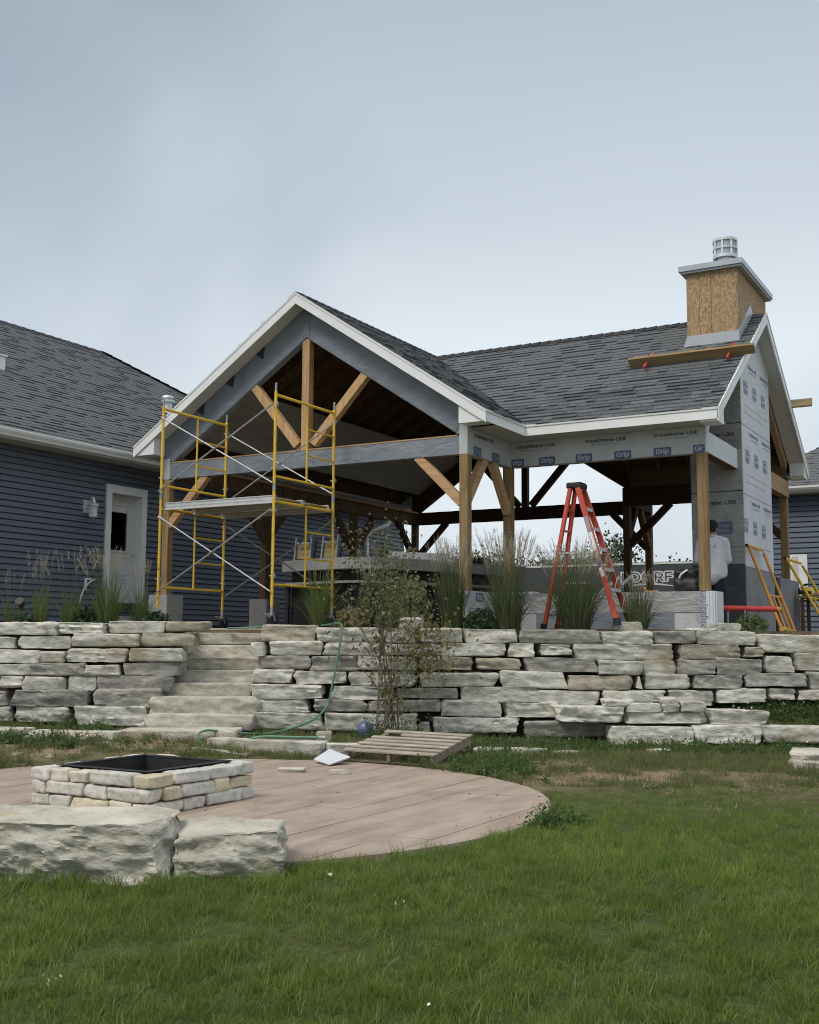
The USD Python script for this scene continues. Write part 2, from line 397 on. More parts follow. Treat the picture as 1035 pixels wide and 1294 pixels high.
M['wrap_grey'] = mat_wrap('house_wrap_blue_grey', (.150, .170, .200), (.205, .230, .262), bump=.4)
M['wrap_light'] = mat_wrap('house_wrap_light', (.40, .415, .42), (.48, .495, .50), bump=.2)
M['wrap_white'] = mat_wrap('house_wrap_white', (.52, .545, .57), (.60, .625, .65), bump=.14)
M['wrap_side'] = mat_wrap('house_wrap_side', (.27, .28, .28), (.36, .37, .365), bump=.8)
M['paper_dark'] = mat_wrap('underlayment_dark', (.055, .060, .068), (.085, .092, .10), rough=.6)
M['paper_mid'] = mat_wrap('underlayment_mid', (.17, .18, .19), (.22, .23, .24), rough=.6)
M['ink_blue'] = mat_noise('ink_blue', [(.3, (.085, .105, .20)), (.7, (.12, .145, .25))], scale=5, rough=.6)
M['ink_pale'] = mat_noise('ink_pale_blue', [(.3, (.19, .22, .36)), (.7, (.24, .27, .40))], scale=5, rough=.6)
M['ink_black'] = mat_noise('ink_black', [(.3, (.025, .027, .032)), (.7, (.035, .037, .042))], scale=5, rough=.6)
M['ink_grey'] = mat_noise('ink_grey', [(.3, (.24, .25, .28)), (.7, (.30, .31, .34))], scale=5, rough=.6)
M['ink_white'] = mat_noise('ink_white', [(.3, (.46, .47, .50)), (.7, (.54, .55, .58))], scale=5, rough=.6)
M['plank_ceil'] = mat_noise('ceiling_plank', [(.3, (.33, .325, .31)), (.7, (.39, .385, .37))], scale=1.5, stretch=(6, .5, 6), rough=.55, rand=.06)
M['concrete'] = mat_noise('concrete', [(.25, (.25, .25, .245)), (.5, (.31, .31, .305)), (.8, (.38, .38, .37))], scale=6, detail=8, rough=.9, bump=.3, bscale=50, bdist=.006)
M['yellow'] = mat_noise('scaffold_yellow', [(.2, (.44, .27, .03)), (.45, (.66, .42, .035)), (.75, (.74, .50, .06))], scale=5, detail=7, rough=.45, spec=.5, extra=(14, (.20, .10, .04), .66, .74))
M['orange'] = mat_noise('scaffold_orange', [(.2, (.52, .22, .03)), (.5, (.66, .30, .05)), (.8, (.72, .38, .09))], scale=5, detail=7, rough=.5, spec=.5, extra=(14, (.25, .12, .05), .64, .74))
M['galv'] = mat_noise('galvanised_steel', [(.3, (.26, .27, .28)), (.7, (.42, .43, .44))], scale=14, rough=.5, metallic=.6)
M['alu'] = mat_noise('aluminium', [(.3, (.50, .51, .51)), (.7, (.64, .65, .65))], scale=8, rough=.5, metallic=.35, stretch=(1, 4, 1))
M['rubber'] = mat_noise('black_rubber', [(.3, (.018, .018, .02)), (.7, (.03, .03, .033))], scale=10, rough=.75)
M['ladder_red'] = mat_noise('ladder_red', [(.3, (.42, .06, .035)), (.7, (.52, .085, .05))], scale=4, rough=.45, spec=.4)
M['red_steel'] = mat_noise('red_steel', [(.3, (.36, .035, .03)), (.7, (.46, .06, .05))], scale=8, rough=.5, extra=(10, (.45, .38, .33), .62, .72))
M['black'] = mat_noise('black_plastic', [(.3, (.014, .014, .016)), (.7, (.024, .024, .027))], scale=6, rough=.5)
M['black_metal'] = mat_noise('black_steel', [(.3, (.016, .016, .017)), (.7, (.03, .03, .031))], scale=7, rough=.6)
M['flash'] = mat_noise('roof_flashing', [(.3, (.36, .39, .42)), (.7, (.43, .46, .49))], scale=3, rough=.4, metallic=.3)
M['flue'] = mat_noise('flue_metal', [(.3, (.52, .54, .56)), (.7, (.66, .68, .70))], scale=4, rough=.4, metallic=.5)
M['pallet'] = mat_noise('pallet_wood', [(.2, (.22, .19, .15)), (.5, (.36, .32, .26)), (.8, (.48, .44, .37))], scale=3, detail=7, rough=.9, bump=.3, bscale=20, stretch=(1.2, 1.2, 6), rand=.18)
M['pallet_dark'] = mat_noise('pallet_wood_dark', [(.2, (.13, .10, .07)), (.5, (.23, .18, .13)), (.8, (.33, .27, .2))], scale=4, detail=7, rough=.9, rand=.15)
M['walkboard'] = mat_noise('walkboard_wood', [(.2, (.20, .14, .07)), (.5, (.33, .25, .14)), (.8, (.45, .37, .24))], scale=2.2, detail=6, rough=.85, stretch=(.8, 8, 8), rand=.1)
M['board_white'] = mat_noise('white_panel', [(.3, (.66, .68, .70)), (.7, (.74, .76, .78))], scale=3, rough=.5)
M['hose'] = mat_noise('green_hose', [(.3, (.06, .16, .105)), (.7, (.10, .23, .155))], scale=12, rough=.4, spec=.5)
M['trailer'] = mat_noise('trailer_grey', [(.3, (.050, .053, .058)), (.7, (.062, .066, .071))], scale=1.0, rough=.35, spec=.5)
M['blue_ball'] = mat_noise('blue_glaze', [(.3, (.07, .10, .20)), (.7, (.12, .16, .28))], scale=8, rough=.35, spec=.5)
M['shirt'] = mat_noise('pale_shirt', [(.3, (.44, .46, .52)), (.7, (.54, .56, .61))], scale=9, rough=.9, bump=.5, bscale=7, bdist=.03)
M['trousers'] = mat_noise('navy_trousers', [(.3, (.010, .013, .024)), (.7, (.018, .022, .036))], scale=9, rough=.9)
M['skin'] = mat_noise('skin', [(.3, (.30, .17, .12)), (.7, (.36, .21, .15))], scale=9, rough=.6)
M['hair'] = mat_noise('dark_cap', [(.3, (.010, .010, .012)), (.7, (.020, .019, .02))], scale=30, rough=.8)
M['soil'] = mat_noise('bed_soil', [(.25, (.05, .035, .022)), (.5, (.09, .065, .042)), (.8, (.15, .11, .075))], scale=12, detail=8, rough=.98, bump=.8, bscale=40, bdist=.02)
M['brick_dark'] = mat_noise('foundation', [(.3, (.07, .066, .062)), (.7, (.10, .095, .09))], scale=8, rough=.9)
M['bark'] = mat_noise('grey_bark', [(.25, (.10, .085, .065)), (.75, (.20, .175, .14))], scale=18, rough=.95, stretch=(3, 3, .8))
M['leaf_shrub'] = mat_leaf('shrub_leaf', (.105, .115, .05), (.30, .30, .15), 2.0)
M['leaf_dark'] = mat_leaf('dark_shrub_leaf', (.022, .042, .018), (.062, .095, .042), 4.0, trans=.2)
M['leaf_olive'] = mat_leaf('olive_leaf', (.14, .135, .05), (.32, .29, .12), 3.0)
M['reed'] = mat_leaf('reed_blade', (.055, .092, .024), (.16, .19, .062), 3.0)
M['reed_old'] = mat_leaf('reed_blade_grey', (.062, .086, .036), (.16, .175, .09), 3.0)
M['plume'] = mat_leaf('reed_plume', (.32, .265, .18), (.52, .455, .33), 6.0, trans=.4)
M['plume_old'] = mat_leaf('reed_plume_pale', (.34, .31, .235), (.54, .50, .40), 6.0, trans=.4)
M['grass'] = mat_leaf('lawn_blade', (.058, .100, .013), (.285, .375, .075), .9, rough=.5, trans=.4)
M['grass_dry'] = mat_leaf('thin_lawn_blade', (.085, .11, .034), (.23, .225, .09), 1.2, rough=.6, trans=.4)
M['straw'] = mat_leaf('straw', (.20, .155, .085), (.44, .36, .23), 3.0, rough=.7, trans=.2)
M['weed'] = mat_leaf('weed_leaf', (.038, .082, .021), (.11, .165, .048), 2.0)
M['weed_b'] = mat_leaf('weed_leaf_pale', (.050, .085, .022), (.125, .165, .055), 2.0)
M['dead_leaf'] = mat_noise('dead_leaf', [(.3, (.40, .36, .28)), (.7, (.60, .57, .47))], scale=20, rough=.8)
M['tree_a'] = mat_leaf('far_tree_leaf', (.030, .055, .018), (.090, .125, .042), .6, trans=.3)
M['tree_b'] = mat_leaf('far_tree_leaf_pale', (.08, .095, .04), (.19, .19, .09), .6, trans=.3)
M['tree_c'] = mat_leaf('far_tree_leaf_dark', (.014, .030, .014), (.040, .062, .028), .6, trans=.2)
M['glass_dark'] = usdkit.material(stage, LK + 'dark_pane', {'f': ('fresnel', {'IOR': 1.5}), 't': ('transparent_bsdf', {'color': (.9, .92, .92)}), 'g': ('glossy_bsdf', {'color': (.9, .9, .9), 'roughness': .02}), 'm': ('mix_closure', {})},
                                  [('f.fac', 'm.fac'), ('t.BSDF', 'm.closure1'), ('g.BSDF', 'm.closure2')], surface='m.closure')
M['interior'] = mat_noise('dim_room', [(.3, (.02, .02, .02)), (.7, (.03, .03, .03))], scale=2, rough=.9)
M['gravel'] = mat_noise('gravel', [(.25, (.20, .17, .13)), (.5, (.36, .32, .26)), (.8, (.52, .49, .42))], scale=40, detail=4, rough=.95, bump=.8, bscale=60, rand=.1, island=.3)

# ------------------------------------------------------------------ ground, terrace, patio
PC, PR, PZ = np.array([-1.78, 9.42]), 2.93, .12
TERR = 1.57


def ground_height(s, d):
    s, d = np.asarray(s, float), np.asarray(d, float)
    z = np.interp(d, [-60, 0, 4.5, 5.6, 6.5, 7.6, 9, 13.5, 15], [-.9, -.48, -.22, .0, .085, .09, .085, .13, .16])
    z = z - .024 * np.clip(s, -7, 7) * np.clip((d - 10.5) / 3.0, 0, 1)
    p = np.stack([s, d, 0 * s], -1)
    z = z + (meshkit.fbm(p * .9, 3, 3) - .5) * .06 + (meshkit.fbm(p * 4.0, 2, 4) - .5) * .03
    r = np.hypot(s - PC[0], d - PC[1])
    z = np.where(r < PR + .02, np.minimum(z, PZ - .06), z)
    k = np.clip((s - 3.2) / 1.2, 0, 1) * np.clip((d - 14.62) / .12, 0, 1)
    z = z * (1 - k) + k * (.36 + np.clip(d - 14.7, 0, 1) * .55)
    st = np.clip((s + 3.45) / .05, 0, 1) * np.clip((-1.95 - s) / .05, 0, 1)       # the stairs' recess
    wall = np.clip((d - 15.28) / .08, 0, 1)
    ramp = np.clip((d - 14.9) / 1.75, 0, 1) * .98
    hi = np.maximum(np.where(st > .5, ramp, wall), 0)
    z = z * (1 - hi) + hi * (TERR - .15 * np.clip((s - 3.8) / .5, 0, 1) * (d < 16.8) + (meshkit.fbm(p * 3, 2, 8) - .5) * .03)
    far = np.clip((d - 45) / 200, 0, 1)
    return z - far * .6


def grid(a):
    return np.unique(np.round(np.concatenate(a), 4))


gs = grid([np.linspace(-900, -40, 22), np.linspace(-40, -9, 24), np.arange(-9, 9.01, .075), np.linspace(9, 40, 24), np.linspace(40, 900, 22)])
gd = grid([np.linspace(-120, -2, 20), np.arange(-2, 3, .4), np.arange(3, 17.5, .075), np.linspace(17.5, 40, 40), np.linspace(40, 1400, 40)])
S_, D_ = np.meshgrid(gs, gd, indexing='ij')
Z_ = ground_height(S_, D_)
GV = S_[..., None] * RH + D_[..., None] * FH + Z_[..., None] * np.array([0, 0, 1.])
ii, jj = np.meshgrid(np.arange(len(gs) - 1), np.arange(len(gd) - 1), indexing='ij')
nd = len(gd)
GF = np.stack([ii * nd + jj, (ii + 1) * nd + jj, (ii + 1) * nd + jj + 1, ii * nd + jj + 1], -1).reshape(-1, 4)


def bare(s, d):
    """How bare the soil lies: worn ground along the foot of the walls, by the patio and in patches on the right."""
    s, d = np.asarray(s, float), np.asarray(d, float)
    p = np.stack([s, d, 0 * s], -1)
    n = meshkit.fbm(p * np.array([.9, 1.5, 1]), 4, 21)
    e = lambda cs, cd, rs, rd: np.exp(-((s - cs) / rs) ** 2 - ((d - cd) / rd) ** 2)
    m = .98 * e(1.75, 11.9, 1.3, .8) + .85 * e(3.1, 11.1, 1.2, .6) + .5 * e(1.3, 10.6, .5, .8) + .65 * e(4.2, 9.6, .9, .35) + 1.3 * e(-4.2, 12.6, 1.7, .8) + .9 * e(-4.3, 14.2, 1.6, .5) + .6 * e(-2.6, 13.3, 1.0, .6) + .8 * e(-.6, 14.2, 1.2, .5) + .8 * e(1.5, 13.7, .8, .4)
    terr = (d > 15.2) & (d < 60)
    n2 = meshkit.fbm(p * np.array([3.2, 4.6, 1]), 3, 27)
    return np.where(terr, 1.0, np.clip(m * 2.0 * (n * .9 + n2 * 1.0 - .52), 0, 1))


GB = bare(S_, D_)
far_green = (D_ > 30)
c_soil, c_tan, c_turf = np.array([.13, .098, .066]), np.array([.34, .255, .17]), np.array([.075, .090, .032])
pn = meshkit.fbm(np.stack([S_, D_, 0 * S_], -1) * 2.2, 4, 31)[..., None]
COL = c_turf * (1 - GB[..., None]) + GB[..., None] * (c_soil * (1 - np.clip(pn * 2.2 - .45, 0, 1)) + c_tan * np.clip(pn * 2.2 - .45, 0, 1))
COL = np.where((D_ > 15.2)[..., None] & (D_ < 30)[..., None], c_soil * (.8 + .5 * pn), COL)
COL = np.where(far_green[..., None], np.array([.07, .085, .03]), COL)
M['ground'] = usdkit.material(stage, LK + 'ground_cover', {
    'a': ('attribute', {'attribute': 'soil'}), 'g': ('geometry', {}), 'n': ('noise_texture', {'scale': 30, 'detail': 8, 'roughness': .7}), 'n2': ('noise_texture', {'scale': 7, 'detail': 5}),
    'r': ('rgb_ramp', {'ramp': [(.3, (.55, .55, .55)), (.7, (1.4, 1.4, 1.4))]}), 'm': ('mix', {'mix_type': 'multiply', 'fac': 1.0}), 'b': ('bump', {'strength': .9, 'distance': .03}), 'p': ('principled_bsdf', {'roughness': .97, 'specular_ior_level': .1})},
    [('g.position', 'n.vector'), ('g.position', 'n2.vector'), ('n.fac', 'r.fac'), ('a.color', 'm.color1'), ('r.color', 'm.color2'), ('m.color', 'p.base_color'), ('n.fac', 'b.height'), ('b.normal', 'p.normal')], surface='p.BSDF')
gp = put('ground', (GV.reshape(-1, 3), np.vstack([GF[:, [0, 1, 2]], GF[:, [0, 2, 3]]])), M['ground'], kind='structure', smooth=True)
UsdGeom.PrimvarsAPI(UsdGeom.Mesh(gp)).CreatePrimvar('soil', Sdf.ValueTypeNames.Color3fArray, 'vertex').Set(Vt.Vec3fArray.FromNumpy(COL.reshape(-1, 3).astype(np.float32)))

# stamped concrete patio: planks along the house's depth, cut by the round edge
import shapely
from shapely.geometry import Polygon, Point, box as sbox
patio = thing('patio', kind='structure')
pcw = W(PC[0], PC[1])
disc = Point(pcw[0], pcw[1]).buffer(PR, 48)


def plate(poly, z0, z1, ch=0.0):
    v2, f2 = trimesh.creation.triangulate_polygon(poly, engine='earcut')
    ring = np.array(poly.exterior.coords)[:-1]
    k = len(ring)
    top = np.c_[v2, np.full(len(v2), z1)]
    side = np.vstack([np.c_[ring, np.full(k, z0)], np.c_[ring, np.full(k, z1)]])
    n = len(top)
    sf = [[n + i, n + (i + 1) % k, n + k + (i + 1) % k] for i in range(k)] + [[n + i, n + k + (i + 1) % k, n + k + i] for i in range(k)]
    return np.vstack([top, side]), np.vstack([f2, sf])


def poly_of(q):
    return [g for g in getattr(q, 'geoms', [q]) if g.geom_type == 'Polygon' and g.area > 1e-4]


for g in poly_of(disc.buffer(-.004)):
    put('base', plate(g, -.12, PZ - .007), M['grout'], patio)
x = pcw[0] - PR
row = 0
while x < pcw[0] + PR:
    wd = [.30, .24, .34][row % 3]
    y = pcw[1] - PR - RNG.uniform(0, 2.2)
    while y < pcw[1] + PR:
        ln = RNG.uniform(1.7, 3.2)
        q = sbox(x + .003, y + .003, x + wd - .003, y + ln - .003).intersection(disc)
        for g in poly_of(q):
            put('plank', plate(g, PZ - .09, PZ + RNG.uniform(-.0015, .0025)), M['patio'], patio)
        y += ln
    x += wd
    row += 1

# ------------------------------------------------------------------ dry stone walls and steps
LEFT_STONES = [(-5.54,-4.73,1.442,1.621,15.11),(-4.72,-4.07,1.456,1.626,15.11),(-4.05,-3.25,1.475,1.641,15.11),(-3.24,-2.7,1.499,1.645,15.11),(-5.51,-5.25,1.268,1.416,15.08),(-5.25,-4.51,1.261,1.433,15.08),(-4.5,-3.56,1.283,1.465,15.08),(-3.58,-2.84,1.308,1.481,15.08),(-5.49,-4.91,1.078,1.252,15.04),(-4.98,-4.57,1.077,1.238,15.04),(-4.58,-3.72,1.087,1.269,15.04),(-3.71,-3,1.102,1.297,15.04),(-5.47,-5.02,0.921,1.064,15.01),(-5.02,-4.28,0.904,1.082,15.01),(-4.28,-3.81,0.915,1.071,15.01),(-3.81,-3.03,0.905,1.096,15.01),(-5.45,-5.07,0.743,0.905,14.97),(-5.09,-4.53,0.711,0.898,14.97),(-4.53,-4.11,0.714,0.897,14.97),(-4.11,-3.12,0.708,0.912,14.97),(-5.43,-5.26,0.524,0.71,14.94),(-5.26,-4.17,0.511,0.724,14.94),(-4.17,-3.25,0.494,0.747,14.94),(-5.41,-5.22,0.299,0.51,14.9),(-5.22,-4.44,0.302,0.513,14.9),(-4.43,-3.4,0.267,0.521,14.9)]
MID_STONES = [(-2,-1.26,1.37,1.6,15.06),(-1.25,-0.35,1.368,1.569,15.06),(-0.35,0.12,1.372,1.565,15.06),(0.12,0.72,1.368,1.569,15.06),(0.72,1.48,1.372,1.562,15.06),(1.48,2.55,1.367,1.567,15.06),(-1.88,-1.13,1.194,1.389,15.03),(-1.15,-0.36,1.187,1.368,15.03),(-0.36,0.46,1.203,1.373,15.03),(0.42,1.3,1.19,1.371,15.03),(1.32,1.7,1.193,1.382,15.03),(1.71,2.17,1.203,1.377,15.03),(-2.1,-1.88,1.18,1.376,14.99),(-1.99,-1.28,1.013,1.2,14.99),(-1.33,-0.68,0.981,1.193,14.99),(-0.68,0.13,1.003,1.191,14.99),(0.13,0.88,1.008,1.188,14.99),(0.87,1.48,1.012,1.181,14.99),(1.48,2.54,0.98,1.186,14.99),(-2.08,-1.51,0.812,1.02,14.96),(-1.51,-0.79,0.808,0.999,14.96),(-0.79,0.13,0.803,1,14.96),(0.13,1.18,0.791,0.999,14.96),(1.18,2.15,0.779,1.005,14.96),(-2.07,-1.06,0.629,0.818,14.92),(-1.06,-0.16,0.624,0.802,14.92),(-0.16,0.67,0.629,0.782,14.92),(0.68,1.74,0.592,0.795,14.92),(-2.28,-1.99,0.446,0.652,14.88),(-1.99,-1.28,0.442,0.655,14.88),(-1.24,-0.55,0.464,0.635,14.88),(-0.55,0.42,0.462,0.629,14.88),(0.42,1.24,0.421,0.627,14.88),(1.25,1.96,0.401,0.596,14.88),(-2.05,-1.12,0.226,0.455,14.85),(-1.1,-0.41,0.223,0.46,14.85),(-0.41,0.12,0.217,0.453,14.85),(0.14,0.28,0.201,0.342,14.85),(0.28,1.51,0.205,0.417,14.85),(1.51,2.64,0.159,0.381,14.85)]
RIGHT_STONES = [(2.54,3.24,1.361,1.543,15.04),(3.24,3.85,1.376,1.558,15.04),(3.85,4.65,1.355,1.551,15.04),(4.65,5.62,1.266,1.52,15.04),(2.14,3.55,1.155,1.372,15.01),(3.57,4.44,1.172,1.368,15.01),(4.45,4.72,1.208,1.357,15.01),(4.7,5.11,1.012,1.232,15.01),(5.11,5.6,1.043,1.267,15.01),(2.48,3.09,0.964,1.155,14.97),(3.07,3.56,0.96,1.169,14.97),(3.54,4.06,0.97,1.172,14.97),(4.06,4.68,0.984,1.193,14.97),(2.08,2.99,0.76,0.964,14.94),(2.99,3.09,0.788,0.96,14.94),(3.09,3.74,0.783,0.98,14.94),(3.74,4.45,0.787,0.973,14.94),(4.43,5.26,0.816,1.013,14.94),(5.26,5.56,0.802,1.024,14.94),(1.66,2.56,0.563,0.759,14.9),(2.56,3.4,0.596,0.782,14.9),(3.4,4.06,0.579,0.779,14.9),(4.06,4.71,0.612,0.797,14.9),(4.71,5.11,0.643,0.818,14.9),(5.11,5.54,0.653,0.796,14.9)]
FRONT_STONES = [(1.86,2.76,0.363,0.587,14.49),(2.48,2.92,0.572,0.666,14.49),(2.76,3.22,0.498,0.619,14.49),(3.22,3.44,0.507,0.697,14.49),(3.46,3.8,0.516,0.664,14.49),(2.75,3.81,0.351,0.524,14.49),(3.81,4.6,0.357,0.547,14.49),(2.56,3.61,0.106,0.346,14.45),(3.61,4.47,0.126,0.366,14.45),(4.47,5.36,0.141,0.364,14.45)]
STEPS = [(-3.06,-2.12,1.33,1.505,16.25),(-3.12,-2.08,1.148,1.321,15.97),(-3.15,-2.06,0.977,1.154,15.7),(-3.19,-2.1,0.809,0.987,15.42),(-3.29,-2.09,0.641,0.823,15.14),(-3.38,-1.95,0.42,0.659,14.86),(-3.36,-2,0.241,0.445,14.55),(-3.56,-2.12,0.069,0.289,14)]

QUARRY = {'w': M['stone'], 'd': M['stone_dark'], 't': M['stone_tan']}


def lay(parent, rows, seed, depth=.42, tone=None, cap=1.5):
    for i, (s0, s1, z0, z1, d) in enumerate(rows):
        r = np.random.default_rng(seed + i)
        dp = depth * r.uniform(.85, 1.25)
        jut = r.uniform(-.05, .035)
        small = (s1 - s0) < .3
        v, f = rough_block(s1 - s0 - r.uniform(.008, .03), dp, z1 - z0 - r.uniform(-.002, .014), seed + i, edge=.030, rad=.02 if small else r.uniform(.012, .032), amp=r.uniform(.018, .034), skew=min(.032, .14 * (z1 - z0)), cuts=4 if small else 7, cutr=(.05, .17))
        v = turn(v, r.uniform(-.045, .045))
        o = W((s0 + s1) / 2, d + dp / 2 + jut, (z0 + z1) / 2)
        v = turn(v, YAW) + o
        m = QUARRY[(tone or {}).get(i, 'd' if r.random() < .13 else ('t' if r.random() < .08 else 'w'))]
        put('stone', (v, f), m, parent, smooth=30)


wall_l = thing('retaining_wall', 'dry-stacked grey limestone retaining wall left of the stone steps', 'retaining wall', W(-4.4, 15, .25))
lay(wall_l, LEFT_STONES, 100, tone={3: 't', 7: 't', 13: 'd', 15: 'd', 20: 'd', 21: 'd'})


def onward(s, far, zs, d):
    r, out = np.random.default_rng(int(abs(s) * 100)), []
    for k, (z0, z1) in enumerate(zs):
        a = s + r.uniform(0, .06) * np.sign(far - s)
        while abs(a) < abs(far):
            e = a + np.sign(far - s) * r.uniform(.55, 1.05)
            out.append((min(a, e), max(a, e), z0, z1, d - .035 * k))
            a = e + np.sign(far - s) * .01
    return out


lay(wall_l, onward(-5.56, -7.6, [(1.44, 1.62), (1.26, 1.43), (1.08, 1.25), (.91, 1.07), (.72, .90), (.52, .71), (.30, .51)], 15.11), 160)
wall_m = thing('retaining_wall', 'long dry-stacked limestone retaining wall right of the steps, carrying the reed clumps and the ladder', 'retaining wall', W(1.5, 15, .2))
lay(wall_m, MID_STONES, 200, tone={17: 't', 30: 'd', 31: 'd'})
lay(wall_m, RIGHT_STONES, 300, tone={4: 'w', 5: 't', 6: 't', 11: 'd', 12: 'd', 13: 't', 16: 'd', 17: 'd', 18: 'd', 22: 'w'})
lay(wall_m, onward(5.64, 7.8, [(1.28, 1.52), (1.05, 1.26), (.82, 1.04), (.64, .81), (.40, .63)], 15.08), 360)
fill = MB()                                                       # end stones of the wall where it returns along the steps
for i, (z0, z1) in enumerate([(1.39, 1.575), (1.2, 1.385), (1.01, 1.195), (.82, 1.0), (.64, .815), (.45, .635)]):
    v, f = rough_block(.34, .9, z1 - z0, 390 + i, rad=.025, amp=.02)
    put('stone', (turn(v, YAW) + W(-1.83 - .02 * i, 15.75, (z0 + z1) / 2), f), M['stone'], wall_m, smooth=42)
    v, f = rough_block(.34, .9, z1 - z0, 420 + i, rad=.025, amp=.02)
    put('stone', (turn(v, YAW) + W(-3.22 - .02 * i, 15.85, (z0 + z1) / 2), f), M['stone'], wall_l, smooth=42)
wall_f = thing('low_wall', 'low two-course limestone wall standing in front of the right part of the big wall', 'garden wall', W(3.3, 14.5, .1))
lay(wall_f, FRONT_STONES, 500, depth=.36, tone={k: 'w' for k in range(12)})
lay(wall_f, [(5.37, 6.3, .13, .36, 14.4), (6.32, 7.2, .13, .36, 14.35)], 540)
steps = thing('stone_steps', 'flight of broad limestone slab steps climbing between the two retaining walls', 'steps', W(-2.6, 15, .1))
for i, (s0, s1, z0, z1, d) in enumerate(STEPS):
    v, f = rough_block(s1 - s0 + .03, .56, z1 - z0 + .004, 600 + i, edge=.032, rad=.018, amp=.022, skew=.016, topsmooth=.2, cuts=5, cutr=(.03, .10))
    put('step', (turn(v, YAW) + W((s0 + s1) / 2, d + .28, (z0 + z1) / 2 - .004), f), M['step_stone'], steps, smooth=42)
v, f = rough_block(1.5, 1.0, .12, 640, edge=.1, rad=.02, amp=.01)
put('landing', (turn(v, YAW) + W(-2.55, 17.15, 1.50), f), M['step_stone'], steps, smooth=42)

kerb = thing('kerb_edging', 'row of long limestone kerb blocks edging the planting strip behind the patio', 'kerb stones', W(-1.6, 12.9, .1))
for i, (s0, s1, d0, d1, z1) in enumerate([(-1.98, -.92, 12.95, 12.6, .29), (-.90, -.15, 12.6, 12.75, .27), (-2.28, -2.0, 13.35, 13.2, .27)]):
    a, b = W(s0, d0), W(s1, d1)
    v, f = rough_block(np.linalg.norm(b - a), .30, .30, 660 + i, rad=.025, amp=.018)
    put('stone', (turn(v, math.atan2(b[1] - a[1], b[0] - a[0])) + (a + b) / 2 + np.array([0, 0, z1 - .15]), f), M['stone'], kerb, smooth=42)
kerb2 = thing('kerb_edging', 'pale low limestone kerb slabs half sunk in soil left of the steps', 'kerb stones', W(-4.4, 13.4, .1))
for i, (s0, s1, d0, d1, z1) in enumerate([(-5.6, -4.55, 13.9, 13.7, .335), (-4.5, -3.42, 13.65, 13.45, .315), (-6.7, -5.65, 14.1, 13.95, .34)]):
    a, b = W(s0, d0), W(s1, d1)
    v, f = rough_block(np.linalg.norm(b - a), .34, .22, 680 + i, rad=.025, amp=.016)
    put('stone', (turn(v, math.atan2(b[1] - a[1], b[0] - a[0])) + (a + b) / 2 + np.array([0, 0, z1 - .11]), f), M['step_stone'], kerb2, smooth=42)
kerb3 = thing('kerb_edging', 'pale sunken limestone kerb slabs in the grass right of the pallet', 'kerb stones', W(1.2, 13.2, .05))
for i, (s0, s1, d0, d1, z1) in enumerate([(.75, 1.6, 13.3, 13.2, .17), (2.85, 3.15, 13.75, 13.7, .13), (1.72, 2.02, 13.6, 13.5, .12)]):
    a, b = W(s0, d0), W(s1, d1)
    v, f = rough_block(np.linalg.norm(b - a), .26, .16, 690 + i, rad=.025, amp=.016)
    put('stone', (turn(v, math.atan2(b[1] - a[1], b[0] - a[0])) + (a + b) / 2 + np.array([0, 0, z1 - .08]), f), M['stone'], kerb3, smooth=42)


def loose(name, label, cat, s, d, z, size, seed, ang=0., mat='boulder', edge=.05, rad=.05, amp=.03, skew=.05, group=None, **k):
    v, f = rough_block(*size, seed, edge=edge, rad=rad, amp=amp, skew=skew, **k)
    x = thing(name, label, cat, W(s, d, z), group)
    put('rock' if name != 'rock' else 'face', (turn(v, YAW + ang) + W(s, d, z), f), M[mat], x, smooth=42)
    return x


def lone(name, label, cat, s, d, z, size, seed, ang=0., mat='boulder', edge=.05, rad=.05, amp=.03, skew=.05, tilt=0., **k):
    v, f = rough_block(*size, seed, edge=edge, rad=rad, amp=amp, skew=skew, **k)
    if tilt:
        c, s2 = math.cos(tilt), math.sin(tilt)
        v = np.stack([v[:, 0] * c - v[:, 2] * s2, v[:, 1], v[:, 0] * s2 + v[:, 2] * c], 1)
    return put(name, (turn(v, YAW + ang) + W(s, d, z), f), M[mat], None, label, cat, smooth=28)


lone('boulder', 'largest pale limestone boulder, in front of the fire pit at the left edge', 'boulder', -1.92, 6.62, .165, (1.16, .58, .47), 701, ang=-.03, edge=.014, rad=.014, amp=.042, skew=.03, strata=.45, cuts=9, cutr=(.05, .17))
lone('boulder', 'smaller blocky limestone boulder on the lawn edge right of the big boulder', 'boulder', -1.06, 6.72, .145, (.68, .54, .42), 717, ang=.10, edge=.013, rad=.012, amp=.042, skew=.06, strata=.45, cuts=10, cutr=(.08, .24))
lone('boulder', 'layered white boulder under a green hose at the right edge of the lawn', 'boulder', 4.45, 12.2, .10, (.78, .45, .30), 709, ang=-.12, edge=.025, rad=.02, amp=.035, skew=.05, cuts=7, cutr=(.08, .22), mat='boulder')
lone('rock', 'squarish cream stone block under the foot of the red stepladder', 'stone block', 2.99, 15.45, 1.605, (.34, .32, .13), 711, ang=.1, edge=.04, rad=.025, amp=.012, skew=.02)
lone('rock', 'flat white stone flake on the patio left of the pallet', 'stone flake', -1.13, 11.2, PZ + .022, (.26, .13, .04), 712, ang=-.1, edge=.03, rad=.015, amp=.01, skew=.02)
lone('rock', 'short cream stone offcut on the patio nearer the pallet', 'stone offcut', -.66, 11.05, PZ + .022, (.20, .09, .045), 713, ang=.05, edge=.03, rad=.01, amp=.006, skew=.01, mat='pit_cream')
lone('rock', 'rounded tan stone lying on the kerb near the hose', 'stone', -.98, 13.1, .315, (.17, .13, .11), 714, edge=.025, rad=.05, amp=.015, skew=.02, mat='stone_tan')
